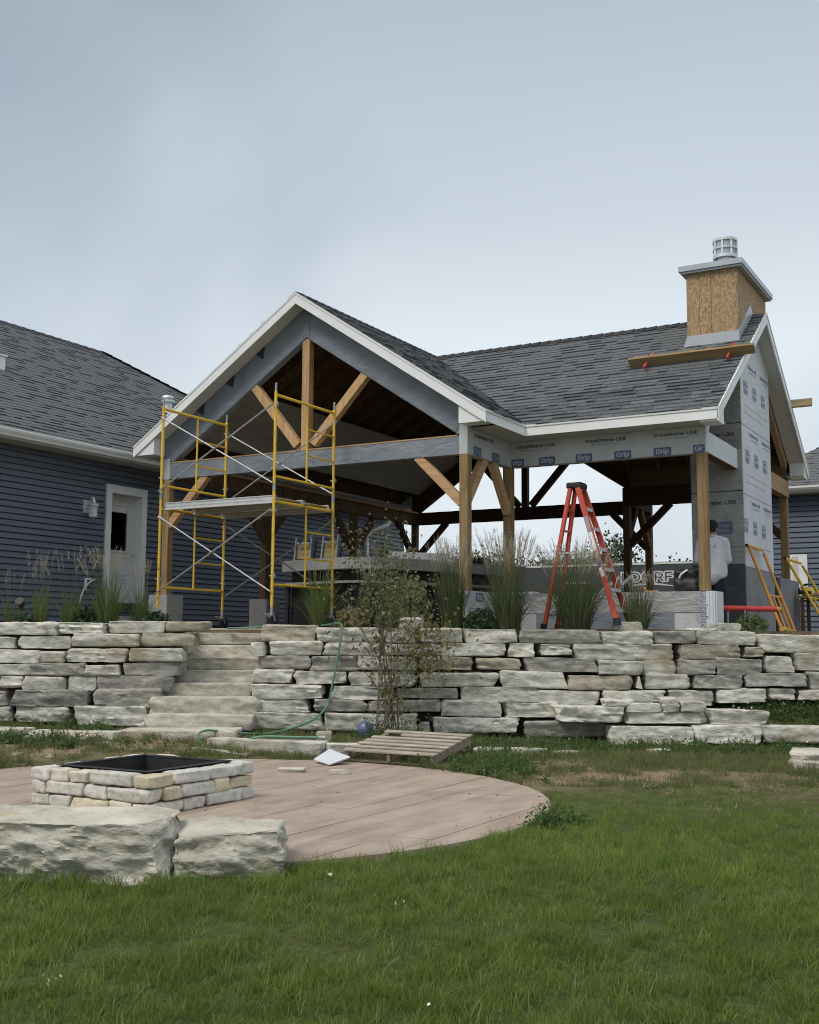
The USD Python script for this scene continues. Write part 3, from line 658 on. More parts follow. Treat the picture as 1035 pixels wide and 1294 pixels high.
lone('rock', 'thin shard of stone on top of the wall before the wrapped low wall', 'stone shard', 3.95, 15.3, 1.575, (.34, .2, .035), 715, ang=.2, edge=.04, rad=.012, amp=.01, skew=.015, mat='stone')
lone('rock', 'thick pale stone on top of the wall below the man', 'stone', 4.28, 15.38, 1.60, (.40, .26, .12), 716, ang=.1, edge=.04, rad=.03, amp=.015, skew=.02, mat='stone')
lone('rock', 'white stone lump half hidden behind the leafy shrub on the wall', 'stone', .02, 15.45, 1.635, (.33, .25, .17), 718, edge=.035, rad=.05, amp=.025, skew=.03)
lone('rock', 'thin grey flagstone leaning at the bottom step beside the hose', 'flagstone', -2.05, 12.6, .17, (.62, .3, .04), 719, ang=-.2, edge=.05, rad=.012, amp=.006, mat='stone', tilt=-.08)

# ------------------------------------------------------------------ fire pit
FA = W(-1.87, 8.28, PZ)                                          # its near corner
ax_r = W(-1.22, 9.42) - W(-1.87, 8.28); Lr = np.linalg.norm(ax_r); ax_r /= Lr
ax_l = np.array([-ax_r[1], ax_r[0], 0.])
Ll = 1.22
Lr = 1.26
pit = thing('fire_pit', 'square fire pit of tumbled pale stone blocks around a black steel liner', 'fire pit', FA)
kinds = ['grey', 'cream', 'grey', 'yellow', 'cream', 'grey', 'grey', 'cream']
BH, BT = .098, .17
pr = np.random.default_rng(77)
ang_r = math.atan2(ax_r[1], ax_r[0])
for c in range(3):
    for side in range(4):
        o, u, n, L = [(FA, ax_r, ax_l, Lr), (FA + ax_r * Lr, ax_l, -ax_r, Ll), (FA + ax_r * Lr + ax_l * Ll, -ax_r, -ax_l, Lr), (FA + ax_l * Ll, -ax_l, ax_r, Ll)][side]
        t = 0.0 if c % 2 == 0 else BT
        end = L - (BT if c % 2 == 0 else 0.0)
        while t < end - .03:
            ln = pr.uniform(.18, .44)
            if end - (t + ln) < .12:
                ln = end - t
            v, f = rough_block(ln - .004, BT - .004, BH - .002, int(pr.integers(1e6)), edge=.018, rad=.030, amp=.013, skew=.012, topsmooth=.8)
            v = turn(v, math.atan2(u[1], u[0])) + o + u * (t + ln / 2) + n * (BT / 2) + np.array([0, 0, (c + .5) * BH]) + n * pr.uniform(-.008, .004)
            put('block', (v, f), M['pit_' + kinds[int(pr.integers(len(kinds)))]], pit, smooth=45)
            t += ln
lin = MB()
i0, i1 = BT - .035, BT + .012
c00 = FA + ax_r * i0 + ax_l * i0
for o, u, n, L in [(FA, ax_r, ax_l, Lr), (FA + ax_r * Lr, ax_l, -ax_r, Ll), (FA + ax_r * Lr + ax_l * Ll, -ax_r, -ax_l, Lr), (FA + ax_l * Ll, -ax_l, ax_r, Ll)]:
    a, b = o + u * i1 + n * i1, o + u * (L - i1) + n * i1
    z3 = np.array([0, 0, 3 * BH])
    lin.slab([a, b, b + z3 + [0, 0, .004], a + z3 + [0, 0, .004]], n * .006)
    a2, b2 = o + u * i0 + n * i0 + z3, o + u * (L - i0) + n * i0 + z3
    lin.slab([a2 + [0, 0, .006], b2 + [0, 0, .006], b2 + n * .06 - u * .06 + [0, 0, .006], a2 + n * .06 + u * .06 + [0, 0, .006]], (0, 0, .004))
put('steel_liner', lin, M['black_metal'], pit)
ash = [FA + ax_r * p + ax_l * q + np.array([0, 0, .06]) for p, q in ((i1, i1), (Lr - i1, i1), (Lr - i1, Ll - i1), (i1, Ll - i1))]
put('ash_bed', MB().slab(ash, (0, 0, -.05)), M['soil'], pit)

# ------------------------------------------------------------------ roofs: shingle by shingle
CAMP = np.array([0, 0, EYE])


def shingle_roof(parent, planes, limit=300, expo=.142):
    """planes: (origin at the eave, along the eave, up the slope, polygon in those two). Every tab has its own edge; the nearest are parts, the rest one part."""
    tabs = []
    r = np.random.default_rng(11)
    for O, U, Vv, poly in planes:
        O, U, Vv = np.asarray(O, float), np.asarray(U, float), np.asarray(Vv, float)
        N = np.cross(U, Vv)
        if N[2] < 0:
            N = -N
        P = Polygon(poly)
        x0, y0, x1, y1 = P.bounds
        prep = shapely.prepared.prep(P)
        v, row = y0, 0
        while v < y1:
            u = x0 - r.uniform(0, .3)
            while u < x1:
                w = r.choice([.14, .18, .22, .30, .38])
                q = sbox(u, v - .012, u + w - .004, v + expo + .05)
                core = sbox(u, v, u + w, v + expo)
                if prep.intersects(core):
                    lift = r.choice([.010, .010, .024])
                    if prep.contains(core):
                        qq = [(u, v - .012), (u + w - .004, v - .012), (u + w - .004, v + expo), (u, v + expo)]
                    else:
                        g = core.intersection(P)
                        g = poly_of(g)
                        if not g:
                            u += w; continue
                        qq = list(g[0].exterior.coords)[:-1]
                        if Polygon(qq).exterior.is_ccw is False:
                            qq = qq[::-1]
                    k = len(qq)
                    a = np.array(qq)
                    lo = np.clip((a[:, 1] - v) / expo, 0, 1)
                    top = O + a[:, :1] * U + a[:, 1:] * Vv + N * (lift * (1 - lo) + .003)[:, None]
                    bot = O + a[:, :1] * U + a[:, 1:] * Vv - N * .004
                    vv = np.vstack([top, bot])
                    f = [[0, i, i + 1] for i in range(1, k - 1)] + [[i, k + i, (i + 1) % k] for i in range(k)] + [[(i + 1) % k, k + i, k + (i + 1) % k] for i in range(k)]
                    tabs.append((np.linalg.norm(vv.mean(0) - CAMP), vv, np.array(f)))
                u += w
            v += expo
            row += 1
    tabs.sort(key=lambda t: t[0])
    for d, vv, f in tabs[:limit]:
        put('shingle', (vv, f), M['shingle'], parent)
    if len(tabs) > limit:
        m = MB()
        for d, vv, f in tabs[limit:]:
            m.add(vv, f)
        put('shingles', m, M['shingle'], parent, kind='stuff')


def ridge_caps(parent, a, b, drop, n, name='ridge_cap'):
    """Folded caps along a ridge or hip from a to b; drop: the two downhill vectors."""
    a, b = np.asarray(a, float), np.asarray(b, float)
    t = (b - a) / n
    for i in range(n):
        m = MB()
        p, q = a + t * i - t * .08 + np.array([0, 0, .004]), a + t * (i + 1) + np.array([0, 0, .020])
        for dv in drop:
            dv = np.asarray(dv, float)
            m.slab([p, q, q + dv, p + dv], (0, 0, .012))
        put(name, m, M['ridge_cap'], parent)


# ------------------------------------------------------------------ the pavilion under construction
SL = .664
NX = math.sqrt(1 + SL * SL)
AX0, AX1, AXM, AY0, AY1 = -13.71, -6.935, -10.32, 14.31, 23.70
BY0, BY1, BYM, BX1 = 15.68, 22.43, 19.05, -3.98
ZE, ZR, ZS = 4.705, 6.952, 4.548
pav = thing('pavilion', 'open timber pavilion under construction with two crossing gables, wrapped beams and a particle-board chimney', 'pavilion', (-9, 18, TERR))


def za(x): return ZR - SL * abs(x - AXM)
def zb(y): return ZR - SL * abs(y - BYM)


S1 = 1 / NX
pl = []
wA = (AXM - AX0) * NX
# left slope of the front wing
pl.append(((AX0, AY0, ZE), (0, 1, 0), (S1, 0, SL * S1), [(0, 0), (AY1 - AY0, 0), (AY1 - AY0, wA), (0, wA)]))
# right slope: front piece up to the valley
hA = (AX1 - AXM) * NX
pl.append(((AX1, AY0, ZE), (0, 1, 0), (-S1, 0, SL * S1), [(0, 0), (BY0 - AY0, 0), (BYM - AY0, hA), (0, hA)]))
pl.append(((AX1, BY1, ZE), (0, 1, 0), (-S1, 0, SL * S1), [(0, 0), (AY1 - BY1, 0), (AY1 - BY1, hA), (BYM - BY1, hA)]))
hB = (BYM - BY0) * NX
pl.append(((AX1, BY0, ZE), (1, 0, 0), (0, S1, SL * S1), [(0, 0), (BX1 - AX1, 0), (BX1 - AX1, hB), (AXM - AX1, hB)]))
pl.append(((AX1, BY1, ZE), (1, 0, 0), (0, -S1, SL * S1), [(0, 0), (BX1 - AX1, 0), (BX1 - AX1, hB), (AXM - AX1, hB)]))
shingle_roof(pav, pl)
ridge_caps(pav, (AXM, AY0, ZR), (AXM, BYM - .05, ZR), [(.15, 0, -.15 * SL), (-.15, 0, -.15 * SL)], 24)
ridge_caps(pav, (AXM, BYM, ZR), (-5.05, BYM, ZR), [(0, .15, -.15 * SL), (0, -.15, -.15 * SL)], 26)
ridge_caps(pav, (AXM, BYM + .05, ZR), (AXM, AY1, ZR), [(.15, 0, -.15 * SL), (-.15, 0, -.15 * SL)], 20)


def deck(O, U, Vv, poly, off, th, name, mat):
    O, U, Vv = map(lambda q: np.asarray(q, float), (O, U, Vv))
    N = np.cross(U, Vv); N = N if N[2] > 0 else -N
    p = [O + a * U + b * Vv - N * off for a, b in poly]
    put(name, MB().slab(p, -N * th), mat, pav)


for k, (O, U, Vv, poly) in enumerate(pl):
    deck(O, U, Vv, poly, .006, .016, 'roof_sheathing', M['osb_dark'])
# rafters under the sheathing: bare on every slope but the left one of the front wing, which has its plank ceiling
RD = .20
for y in np.arange(14.95, 23.4, .61):
    for sgn in (-1, 1):
        xe = AXM + sgn * 2.98
        y_ok = sgn < 0 or y < 16.0 or y > 22.2
        if sgn > 0 and not y_ok:
            if y < BYM:
                xe = AXM + (BYM - y)
            else:
                xe = AXM + (y - BYM)
            if abs(xe - AXM) < .5:
                continue
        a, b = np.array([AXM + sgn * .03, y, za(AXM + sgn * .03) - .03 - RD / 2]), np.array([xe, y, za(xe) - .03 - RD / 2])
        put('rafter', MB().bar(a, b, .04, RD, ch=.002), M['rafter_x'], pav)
for xx in np.arange(-9.8, -4.1, .61):
    for sgn in (-1, 1):
        ye = BYM + sgn * 2.98
        if xx < -7.4:
            ye = BYM + sgn * max(0, xx - AXM)
        y_in = BYM + sgn * .03
        a, b = np.array([xx, y_in, zb(y_in) - .03 - RD / 2]), np.array([xx, ye, zb(ye) - .03 - RD / 2])
        if np.linalg.norm(a - b) > .5:
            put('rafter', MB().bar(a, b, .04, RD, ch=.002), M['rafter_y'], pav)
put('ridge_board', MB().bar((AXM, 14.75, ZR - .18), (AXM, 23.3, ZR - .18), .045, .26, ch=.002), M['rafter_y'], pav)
put('ridge_board', MB().bar((AXM + .1, BYM, ZR - .185), (-4.3, BYM, ZR - .185), .045, .26, ch=.002), M['rafter_x'], pav)
cw = .178
k = 0
u = .06
while u < 1.44:                                                   # plank ceiling on the left slope
    x0, x1 = -13.12 + u / NX, -13.12 + (u + cw - .006) / NX
    n = np.array([-SL, 0, 1]) / NX
    a = [np.array([x0, 14.76, za(x0) - .255]), np.array([x1, 14.76, za(x1) - .255]), np.array([x1, 23.25, za(x1) - .255]), np.array([x0, 23.25, za(x0) - .255])]
    put('ceiling_plank', MB().slab(a, -n * (.014 + .002 * (k % 2))), M['plank_ceil'], pav)
    u += cw; k += 1
# fascias, rakes, soffits
RV = .185


def rake_board(p0, p1, thick, name='rake_board'):
    p0, p1 = np.asarray(p0, float), np.asarray(p1, float)
    put(name, MB().slab([p0 + [0, 0, -RV], p1 + [0, 0, -RV], p1 + [0, 0, -.035], p0 + [0, 0, -.035]], thick), M['trim'], pav)
    e = np.asarray(thick, float); e = e / np.linalg.norm(e) * .008
    put('drip_edge', MB().slab([p0 + [0, 0, -.034] - e, p1 + [0, 0, -.034] - e, p1 + [0, 0, .004] - e, p0 + [0, 0, .004] - e], np.asarray(thick, float) + e), M['gutter'], pav)


for y, t in ((AY0 - .012, .022), (AY1 + .012, -.022)):
    for sgn, xe in ((-1, AX0), (1, AX1)):
        rake_board((AXM, y, ZR), (xe, y, ZE), (0, t, 0))
for y, t in ((14.334, .262), (23.676, -.262)):                      # soffits under the front wing's rakes
    for sgn, xe in ((-1, -13.30), (1, -7.36)):
        nb = 7
        for i in range(nb):
            x0, x1 = AXM + (xe - AXM) * i / nb, AXM + (xe - AXM) * (i + .985) / nb
            put('soffit_panel', MB().slab([(x0, y, za(x0) - .16), (x1, y, za(x1) - .16), (x1, y + t, za(x1) - .16), (x0, y + t, za(x0) - .16)], (0, 0, -.012)), M['soffit'], pav)
for xe, xi in ((AX1, -7.387), (AX0, -13.26)):                     # boxed returns at the rakes' feet
    for y, y2 in ((AY0 + .014, 14.597), (AY1 - .014, 23.403)):
        m = MB()
        zi = za(xi) - RV
        e = .025 if xe < xi else -.025
        m.slab([(xi, y, ZS), (xe + e, y, ZS), (xe + e, y, ZE - .04), (xi, y, zi + .14)], (0, y2 - y, 0))
        put('eave_return', m, M['trim'], pav)


def fascia(p0, p1, inward):
    p0, p1, inward = (np.asarray(q, float) for q in (p0, p1, inward))
    put('fascia', MB().slab([p0 * [1, 1, 0] + [0, 0, ZS - .006], p1 * [1, 1, 0] + [0, 0, ZS - .006], p1 * [1, 1, 0] + [0, 0, ZE - .03], p0 * [1, 1, 0] + [0, 0, ZE - .03]], inward * .022), M['trim'], pav)
    o = -inward * .012
    put('drip_edge', MB().slab([p0 * [1, 1, 0] + [0, 0, ZE - .029] + o, p1 * [1, 1, 0] + [0, 0, ZE - .029] + o, p1 * [1, 1, 0] + [0, 0, ZE + .008] + o, p0 * [1, 1, 0] + [0, 0, ZE + .008] + o], inward * .03), M['gutter'], pav)


fascia((AX0, AY0, 0), (AX0, AY1, 0), (1, 0, 0))
fascia((AX1, AY0, 0), (AX1, BY0, 0), (-1, 0, 0))
fascia((AX1 - .02, BY0, 0), (BX1, BY0, 0), (0, 1, 0))
fascia((AX1 - .02, BY1, 0), (BX1, BY1, 0), (0, -1, 0))
fascia((AX1, BY1, 0), (AX1, AY1, 0), (-1, 0, 0))
for x0, y0, x1, y1 in ((-13.685, 14.6, -13.275, 23.4), (-7.44, 14.75, -6.96, 16.20), (-6.958, 15.705, -4.0, 16.20), (-7.376, 22.0, -6.96, 23.4), (-6.958, 22.0, -4.0, 22.405)):
    put('soffit', MB().box(x0, y0, ZS, x1, y1, ZS + .012), M['soffit'], pav)
# right gable's rakes and soffits
for sgn, ye in ((-1, BY0), (1, BY1)):
    x = BX1 + .012
    rake_board((x, BYM, ZR), (x, ye, ZE), (-.022, 0, 0))
    nb = 9
    for i in range(nb):
        y0, y1 = BYM + (ye - BYM) * i / nb, BYM + (ye - BYM) * (i + .985) / nb
        put('soffit_panel', MB().slab([(-4.272, y0, zb(y0) - .155), (-4.272, y1, zb(y1) - .155), (BX1 - .014, y1, zb(y1) - .155), (BX1 - .014, y0, zb(y0) - .155)], (0, 0, -.012)), M['soffit'], pav)
for y, y2 in ((BY0 + .03, 16.08), (BY1 - .03, 22.03)):
    zi = zb(y2) - .16
    put('eave_return', MB().slab([(BX1 - .012, y, ZS - .03), (BX1 - .012, y2, ZS - .03), (BX1 - .012, y2, zi), (BX1 - .012, y, ZE - .05)], (-.26, 0, 0)), M['trim'], pav)
# posts
POST = {'p1': (-13.2, 14.67, 2.15), 'p2': (-7.45, 14.67, 2.14), 'p3': (-7.45, 16.19, 2.14), 'p4': (-4.35, 16.19, 2.14), 'l2': (-13.2, 17.45, 2.17), 'l3': (-13.2, 20.6, 2.17), 'l4': (-13.2, 23.33, 2.17),
        'r3': (-7.45, 21.93, TERR), 'r4': (-7.45, 23.33, TERR), 'rr': (-4.36, 21.93, 2.57)}
BB = 4.145
for k, (px, py, pz) in POST.items():
    put('post', MB().bar((px, py, pz), (px, py, BB), .14, .14, (0, 1, 0), ch=.007), M['post_z'] if k in ('p1', 'p2', 'p3', 'p4', 'rr') else M['rafter_z'], pav)
for k in ('p1', 'l2', 'l3', 'l4'):                                # concrete piers
    px, py, pz = POST[k]
    put('pier', MB().bar((px, py, TERR - .1), (px, py, pz), .42, .42, (0, 1, 0), ch=.012), M['concrete'], pav)
# knee braces
def brace(p, dx, dy, reach, drop, mat, top=BB):
    px, py, _ = POST[p]
    a = np.array([px + dx * .05, py + dy * .05, top - drop]); b = np.array([px + dx * reach, py + dy * reach, top + .02])
    put('brace', MB().bar(a, b, .115, .135, (0, 0, 1), ch=.005), mat, pav)


brace('p1', 1, 0, .85, .80, M['cedar_x'])
brace('p2', -1, 0, .80, .72, M['cedar_x'])
brace('p2', 0, 1, .62, .66, M['cedar_y'])
brace('p3', 0, -1, .62, .72, M['cedar_y'])
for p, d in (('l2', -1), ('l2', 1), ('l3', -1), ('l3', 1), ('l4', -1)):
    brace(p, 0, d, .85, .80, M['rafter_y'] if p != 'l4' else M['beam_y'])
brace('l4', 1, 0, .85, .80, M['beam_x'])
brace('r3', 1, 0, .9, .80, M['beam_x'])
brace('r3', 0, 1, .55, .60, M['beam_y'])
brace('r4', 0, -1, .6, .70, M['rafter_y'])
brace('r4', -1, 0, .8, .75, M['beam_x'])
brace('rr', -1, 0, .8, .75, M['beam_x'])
# beams and wraps
def wbox(name, b, mat): put(name, MB().box(*b), mat, pav)


wbox('front_beam', (-13.13, 14.60, BB, -7.52, 14.74, 4.415), M['wrap_grey'])
wbox('beam_cap', (-13.1, 14.594, 4.417, -7.55, 14.74, 4.437), M['cedar_x'])
wbox('corner_wrap', (-13.27, 14.596, BB - .004, -13.132, 14.742, 4.50), M['wrap_light'])
wbox('corner_wrap', (-7.518, 14.596, BB - .004, -7.378, 14.742, 4.80), M['wrap_light'])
wbox('side_beam', (-13.27, 14.744, BB, -13.13, 23.26, 4.43), M['osb_dark'])
wbox('beam_cap', (-13.13, 14.75, 4.40, -13.05, 23.2, 4.44), M['cedar_y'])
wbox('side_beam', (-7.52, 14.744, BB, -7.38, 16.118, 4.546), M['wrap_light'])
wbox('front_beam', (-7.52, 16.12, BB, -4.28, 16.26, 4.546), M['wrap_light'])
wbox('beam_lining', (-7.37, 16.262, BB + .002, -4.3, 16.30, 4.5), M['rafter_x'])
wbox('back_beam', (-13.27, 23.262, BB, -7.38, 23.4, 4.43), M['beam_x'])
wbox('back_beam', (-7.52, 21.86, BB, -4.28, 22.0, 4.52), M['beam_x'])
wbox('side_beam', (-7.52, 22.002, BB, -7.38, 23.26, 4.52), M['beam_y'])
wbox('side_beam', (-4.42, 16.262, BB, -4.282, 17.998, 4.40), M['rafter_y'])
wbox('beam_wrap', (-4.281, 16.12, BB + .012, -4.268, 17.985, 4.47), M['wrap_white'])
put('wrap_flap', MB().slab([(-4.276, 16.125, 4.47), (-4.276, 16.30, 4.47), (-4.276, 16.50, 4.72), (-4.276, 16.125, 4.72)], (-.012, 0, 0)), M['wrap_white'], pav)
wbox('side_beam', (-4.42, 20.12, BB, -4.272, 22.0, 4.45), M['osb'])
wbox('frieze_board', (-7.38, 21.90, 4.521, -4.30, 21.96, 4.95), M['rafter_x'])
for sgn in (-1, 1):
    xo, xi = AXM + sgn * 2.94, -10.3 + sgn * 2.75
    band = [(xo, 4.43), (xo, za(xo) - .03), (AXM, ZR - .03), (AXM, 6.27), (xi, 4.45), (xi, 4.43)]
    t2, fa = trimesh.creation.triangulate_polygon(Polygon(band), engine='earcut')
    m = MB().add([(x, 23.27, z) for x, z in t2], fa).add([(x, 23.39, z) for x, z in t2], fa)
    for i in range(6):
        a, b = band[i], band[(i + 1) % 6]
        m.add([(a[0], 23.27, a[1]), (b[0], 23.27, b[1]), (b[0], 23.39, b[1]), (a[0], 23.39, a[1])], [[0, 1, 2, 3]])
    put('gable_band', m, M['beam_x'], pav)
# gable band of the front wing, wrapped, and its king post with two struts
for sgn in (-1, 1):
    xo = -13.268 if sgn < 0 else -7.38
    xi = -13.05 if sgn < 0 else -7.545
    zin = lambda x: 6.27 - .66 * abs(x + 10.3)
    band = [(xo, 4.50), (xo, za(xo) - .165), (AXM, ZR - .165), (-10.3, 6.27), (xi, 4.45), (xi, 4.44)]
    f0 = [(x, 14.604, z) for x, z in band]
    m = MB()
    k = len(band)
    tri2, fa = trimesh.creation.triangulate_polygon(Polygon(band), engine='earcut')
    m.add([(x, 14.604, z) for x, z in tri2], fa); m.add([(x, 14.735, z) for x, z in tri2], fa)
    for i in range(k):
        a, b = band[i], band[(i + 1) % k]
        m.add([(a[0], 14.604, a[1]), (b[0], 14.604, b[1]), (b[0], 14.735, b[1]), (a[0], 14.735, a[1])], [[0, 1, 2, 3]])
    put('gable_band', m, M['wrap_grey'], pav)
    a, b = np.array([xi, 14.597, zin(xi) + .09]), np.array([-10.3, 14.597, 6.27 + .09])
    put('wrap_tape', MB().bar(a, b, .004, .13, (0, 0, 1), ch=0), M['wrap_grey'], pav)
for y in np.linspace(0, 1, 5)[1:-1]:                              # small dark outlooker brackets seen under the left rake
    x = -13.1 + y * 2.5
    put('rake_bracket', MB().slab([(x - .09, 14.60, za(x - .09) - .172), (x + .09, 14.60, za(x + .09) - .172), (x + .05, 14.60, za(x) - .33)], (0, -.012, 0)), M['ink_black'], pav)
wbox('wrap_patch', (-10.37, 14.588, 6.275, -10.24, 14.594, 6.50), M['wrap_grey'])
put('king_post', MB().bar((-10.32, 14.68, 4.437), (-10.32, 14.68, 6.30), .14, .14, (0, 1, 0), ch=.006), M['cedar_z'], pav)
put('strut', MB().bar((-10.47, 14.67, 4.52), (-11.40, 14.67, 5.62), .125, .14, (0, 0, 1), ch=.005), M['cedar_z'], pav)
put('strut', MB().bar((-10.17, 14.67, 4.52), (-9.16, 14.67, 5.58), .125, .14, (0, 0, 1), ch=.005), M['cedar_z'], pav)
put('king_post', MB().bar((-10.32, 23.33, 4.43), (-10.32, 23.33, 6.5), .14, .14, (0, 1, 0), ch=.006), M['beam_z'], pav)
put('strut', MB().bar((-10.17, 23.33, 4.46), (-9.2, 23.33, 5.52), .125, .14, (0, 0, 1), ch=.005), M['beam_x'], pav)
put('strut', MB().bar((-10.47, 23.33, 4.46), (-11.44, 23.33, 5.52), .125, .14, (0, 0, 1), ch=.005), M['beam_x'], pav)
# rear half of the right gable: header rafter of particle board
ya, yb = 19.9, 21.95
put('gable_rafter', MB().slab([(-4.285, ya, zb(ya) - .17), (-4.285, yb, zb(yb) - .17), (-4.285, yb, zb(yb) - .34), (-4.285, ya, zb(ya) - .34)], (-.1, 0, 0)), M['osb'], pav)
# low walls under the posts, wrapped
wbox('low_wall', (-7.52, 14.55, TERR - .1, -7.36, 15.98, 2.13), M['wrap_light'])
wbox('low_wall', (-7.52, 15.984, TERR - .1, -4.15, 16.36, 2.125), M['wrap_light'])
wbox('wall_wrap', (-7.2, 15.974, 1.83, -4.35, 15.983, 2.128), M['wrap_side'])
wbox('wall_wrap', (-6.9, 15.976, TERR - .05, -4.75, 15.983, 1.828), M['wrap_grey'])
wbox('wall_wrap', (-4.349, 15.972, TERR - .05, -4.16, 15.983, 2.127), M['wrap_white'])
wbox('wall_wrap', (-4.149, 15.99, TERR - .05, -4.138, 16.36, 2.124), M['wrap_white'])
v = frame_text('shinglelayment', .085, (-4.285, 15.9715, 1.86), (0, 0, 1), (-1, 0, 0), .001, True, width=.55)
put('printed_word', v, M['ink_blue'], pav)
for sx in (-4.24, -4.19):
    wbox('printed_stripe', (sx, 15.9705, TERR, sx + .006, 15.9715, 2.12), M['ink_grey'])
for i in range(12):
    z = 1.68 + .036 * i
    put('printed_stripe', MB().slab([(-4.44, 15.9725, z + .05), (-4.36, 15.9725, z), (-4.36, 15.9725, z - .006), (-4.44, 15.9725, z + .044)], (0, -.001, 0)), M['ink_grey'], pav)
# chimney chase: wrapped shaft, boarded chimney above the roof
CX0, CX1, CYa, CYb = -5.03, -4.20, 18.0, 20.1
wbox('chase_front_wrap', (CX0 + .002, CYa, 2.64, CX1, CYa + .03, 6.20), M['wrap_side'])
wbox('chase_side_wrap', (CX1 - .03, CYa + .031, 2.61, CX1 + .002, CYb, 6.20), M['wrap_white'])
put('chase_side_wrap', MB().slab([(CX1 + .002, CYa + .02, 6.201), (CX1 + .002, CYb, 6.201), (CX1 + .002, 19.75, zb(19.75) - .18), (CX1 + .002, BYM, ZR - .18), (CX1 + .002, 18.2, zb(18.2) - .18)], (-.03, 0, 0)), M['wrap_white'], pav)
wbox('chase_core', (CX0 + .01, CYa + .031, TERR, CX1 - .031, CYb - .001, 6.2), M['osb_dark'])
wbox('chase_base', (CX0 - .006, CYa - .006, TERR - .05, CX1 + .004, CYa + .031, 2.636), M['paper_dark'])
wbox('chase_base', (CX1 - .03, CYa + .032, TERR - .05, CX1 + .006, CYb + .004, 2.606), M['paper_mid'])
wbox('wrap_seam', (CX1 + .002, CYa, 4.89, CX1 + .004, CYb, 4.905), M['ink_grey'])
wbox('wrap_seam', (CX1 + .002, CYa, 3.76, CX1 + .004, CYb, 3.772), M['ink_grey'])
wbox('wrap_seam', (CX0, CYa - .002, 4.90, CX1, CYa, 4.912), M['ink_black'])
wbox('wrap_seam', (CX0, CYa - .002, 3.80, CX1, CYa, 3.815), M['ink_black'])
# printing on the wrap
def logo(c, right, w, h, lines, ink, word, clip=0.0):
    """A rounded badge: its frame and its word, lying on the wrap."""
    c, r = np.asarray(c, float), np.asarray(right, float)
    u = np.array([0, 0, 1.]); n = np.cross(r, u)
    outer = sbox(-w / 2 + .02, -h / 2 + .02, w / 2 - .02, h / 2 - .02).buffer(.02, 3)
    if clip:
        outer = outer.intersection(sbox(-w, -h / 2 + clip, w, h))
    if ink == 'solid':
        shp = outer
    else:
        shp = outer.difference(outer.buffer(-.022))
    v2, f2 = trimesh.creation.triangulate_polygon(poly_of(shp)[0], engine='earcut')
    b = put('printed_badge', (c + v2[:, :1] * r + v2[:, 1:] * u + n * .0012, f2), M['ink_blue'] if ink == 'solid' else M['ink_pale'], pav)
    for k, t in enumerate(lines):
        hh = h * (.55 if len(lines) == 1 else .30)
        z = -hh * .42 if len(lines) == 1 else (h * .06 if k == 0 else -h * .36)
        put('printed_word', frame_text(t, hh, c + u * z + n * .0022, r, u, .0006, True, width=w * .72), M[word], pav)


for x in (-6.76, -6.15, -5.53, -4.92):
    logo((x, 16.12, 4.205), (1, 0, 0), .27, .125, ['Grip'], 'solid', 'ink_white')
logo((-4.375, 16.12, 4.205), (1, 0, 0), .17, .125, ['Gr'], 'solid', 'ink_white')
logo((-7.26, 16.12, 4.205), (1, 0, 0), .22, .125, ['rip'], 'solid', 'ink_white')
for y in (14.93, 15.56):
    logo((-7.38, y, 4.22), (0, 1, 0), .27, .14, ['Grip'], 'solid', 'ink_grey')
for x in (-6.95, -5.8, -4.72):
    put('printed_word', frame_text('SimpleXtreme-LINE', .05, (x, 16.1185, 4.43), (1, 0, 0), (0, 0, 1), .0008, True, width=.66), M['ink_black'], pav)
    wbox('printed_stripe', (x - .25, 16.1186, 4.385, x + .2, 16.1196, 4.397), M['ink_grey'])
put('printed_word', frame_text('SimpleXtreme-LINE', .05, (-7.3785, 15.15, 4.43), (0, 1, 0), (0, 0, 1), .0008, True, width=.66), M['ink_black'], pav)
for z in (5.54, 4.40, 3.26):
    for y in (18.36, 18.99, 19.62) if z > 4 else (18.14, 18.77, 19.40, 19.98):
        if not (z < 4 and y > 19.9):
            logo((CX1 + .003, y, z), (0, 1, 0), .27, .22, ['Grip', 'Rite'], 'line', 'ink_pale')
    for y in (18.86, 19.75):
        put('printed_word', frame_text('SimpleXtreme-LINE', .06, (CX1 + .004, y, z + .37), (0, 1, 0), (0, 0, 1), .0008, True, width=.6), M['ink_pale'], pav)
        wbox('printed_stripe', (CX1 + .004, y - .2, z + .315, CX1 + .005, y + .25, z + .327), M['ink_pale'])
    wbox('printed_stripe', (CX1 + .004, 18.3, z - .30, CX1 + .005, 19.9, z - .294), M['ink_grey'])
    wbox('printed_stripe', (CX1 + .004, 18.2, z - .42, CX1 + .005, 19.6, z - .414), M['ink_grey'])
for z in (4.70, 3.60):
    put('printed_word', frame_text('Xtreme-LINE', .06, (-4.56, CYa - .001, z), (1, 0, 0), (0, 0, 1), .0008, True, width=.5), M['ink_black'], pav)
logo((-4.53, CYa - .001, 3.22), (1, 0, 0), .30, .20, ['Grip', 'Rite'], 'solid', 'ink_grey')
for y in (-7.47, ):
    logo((-7.44, 14.549, 2.05), (1, 0, 0), .11, .10, ['G'], 'solid', 'ink_white')
logo((-7.359, 14.95, 2.04), (0, 1, 0), .25, .13, ['Grip'], 'solid', 'ink_white')
wbox('printed_stripe', (-7.3595, 14.6, 1.80, -7.3585, 15.4, 1.84), M['ink_pale'])
wbox('printed_stripe', (-7.3595, 14.6, 1.87, -7.3585, 15.4, 1.88), M['ink_pale'])
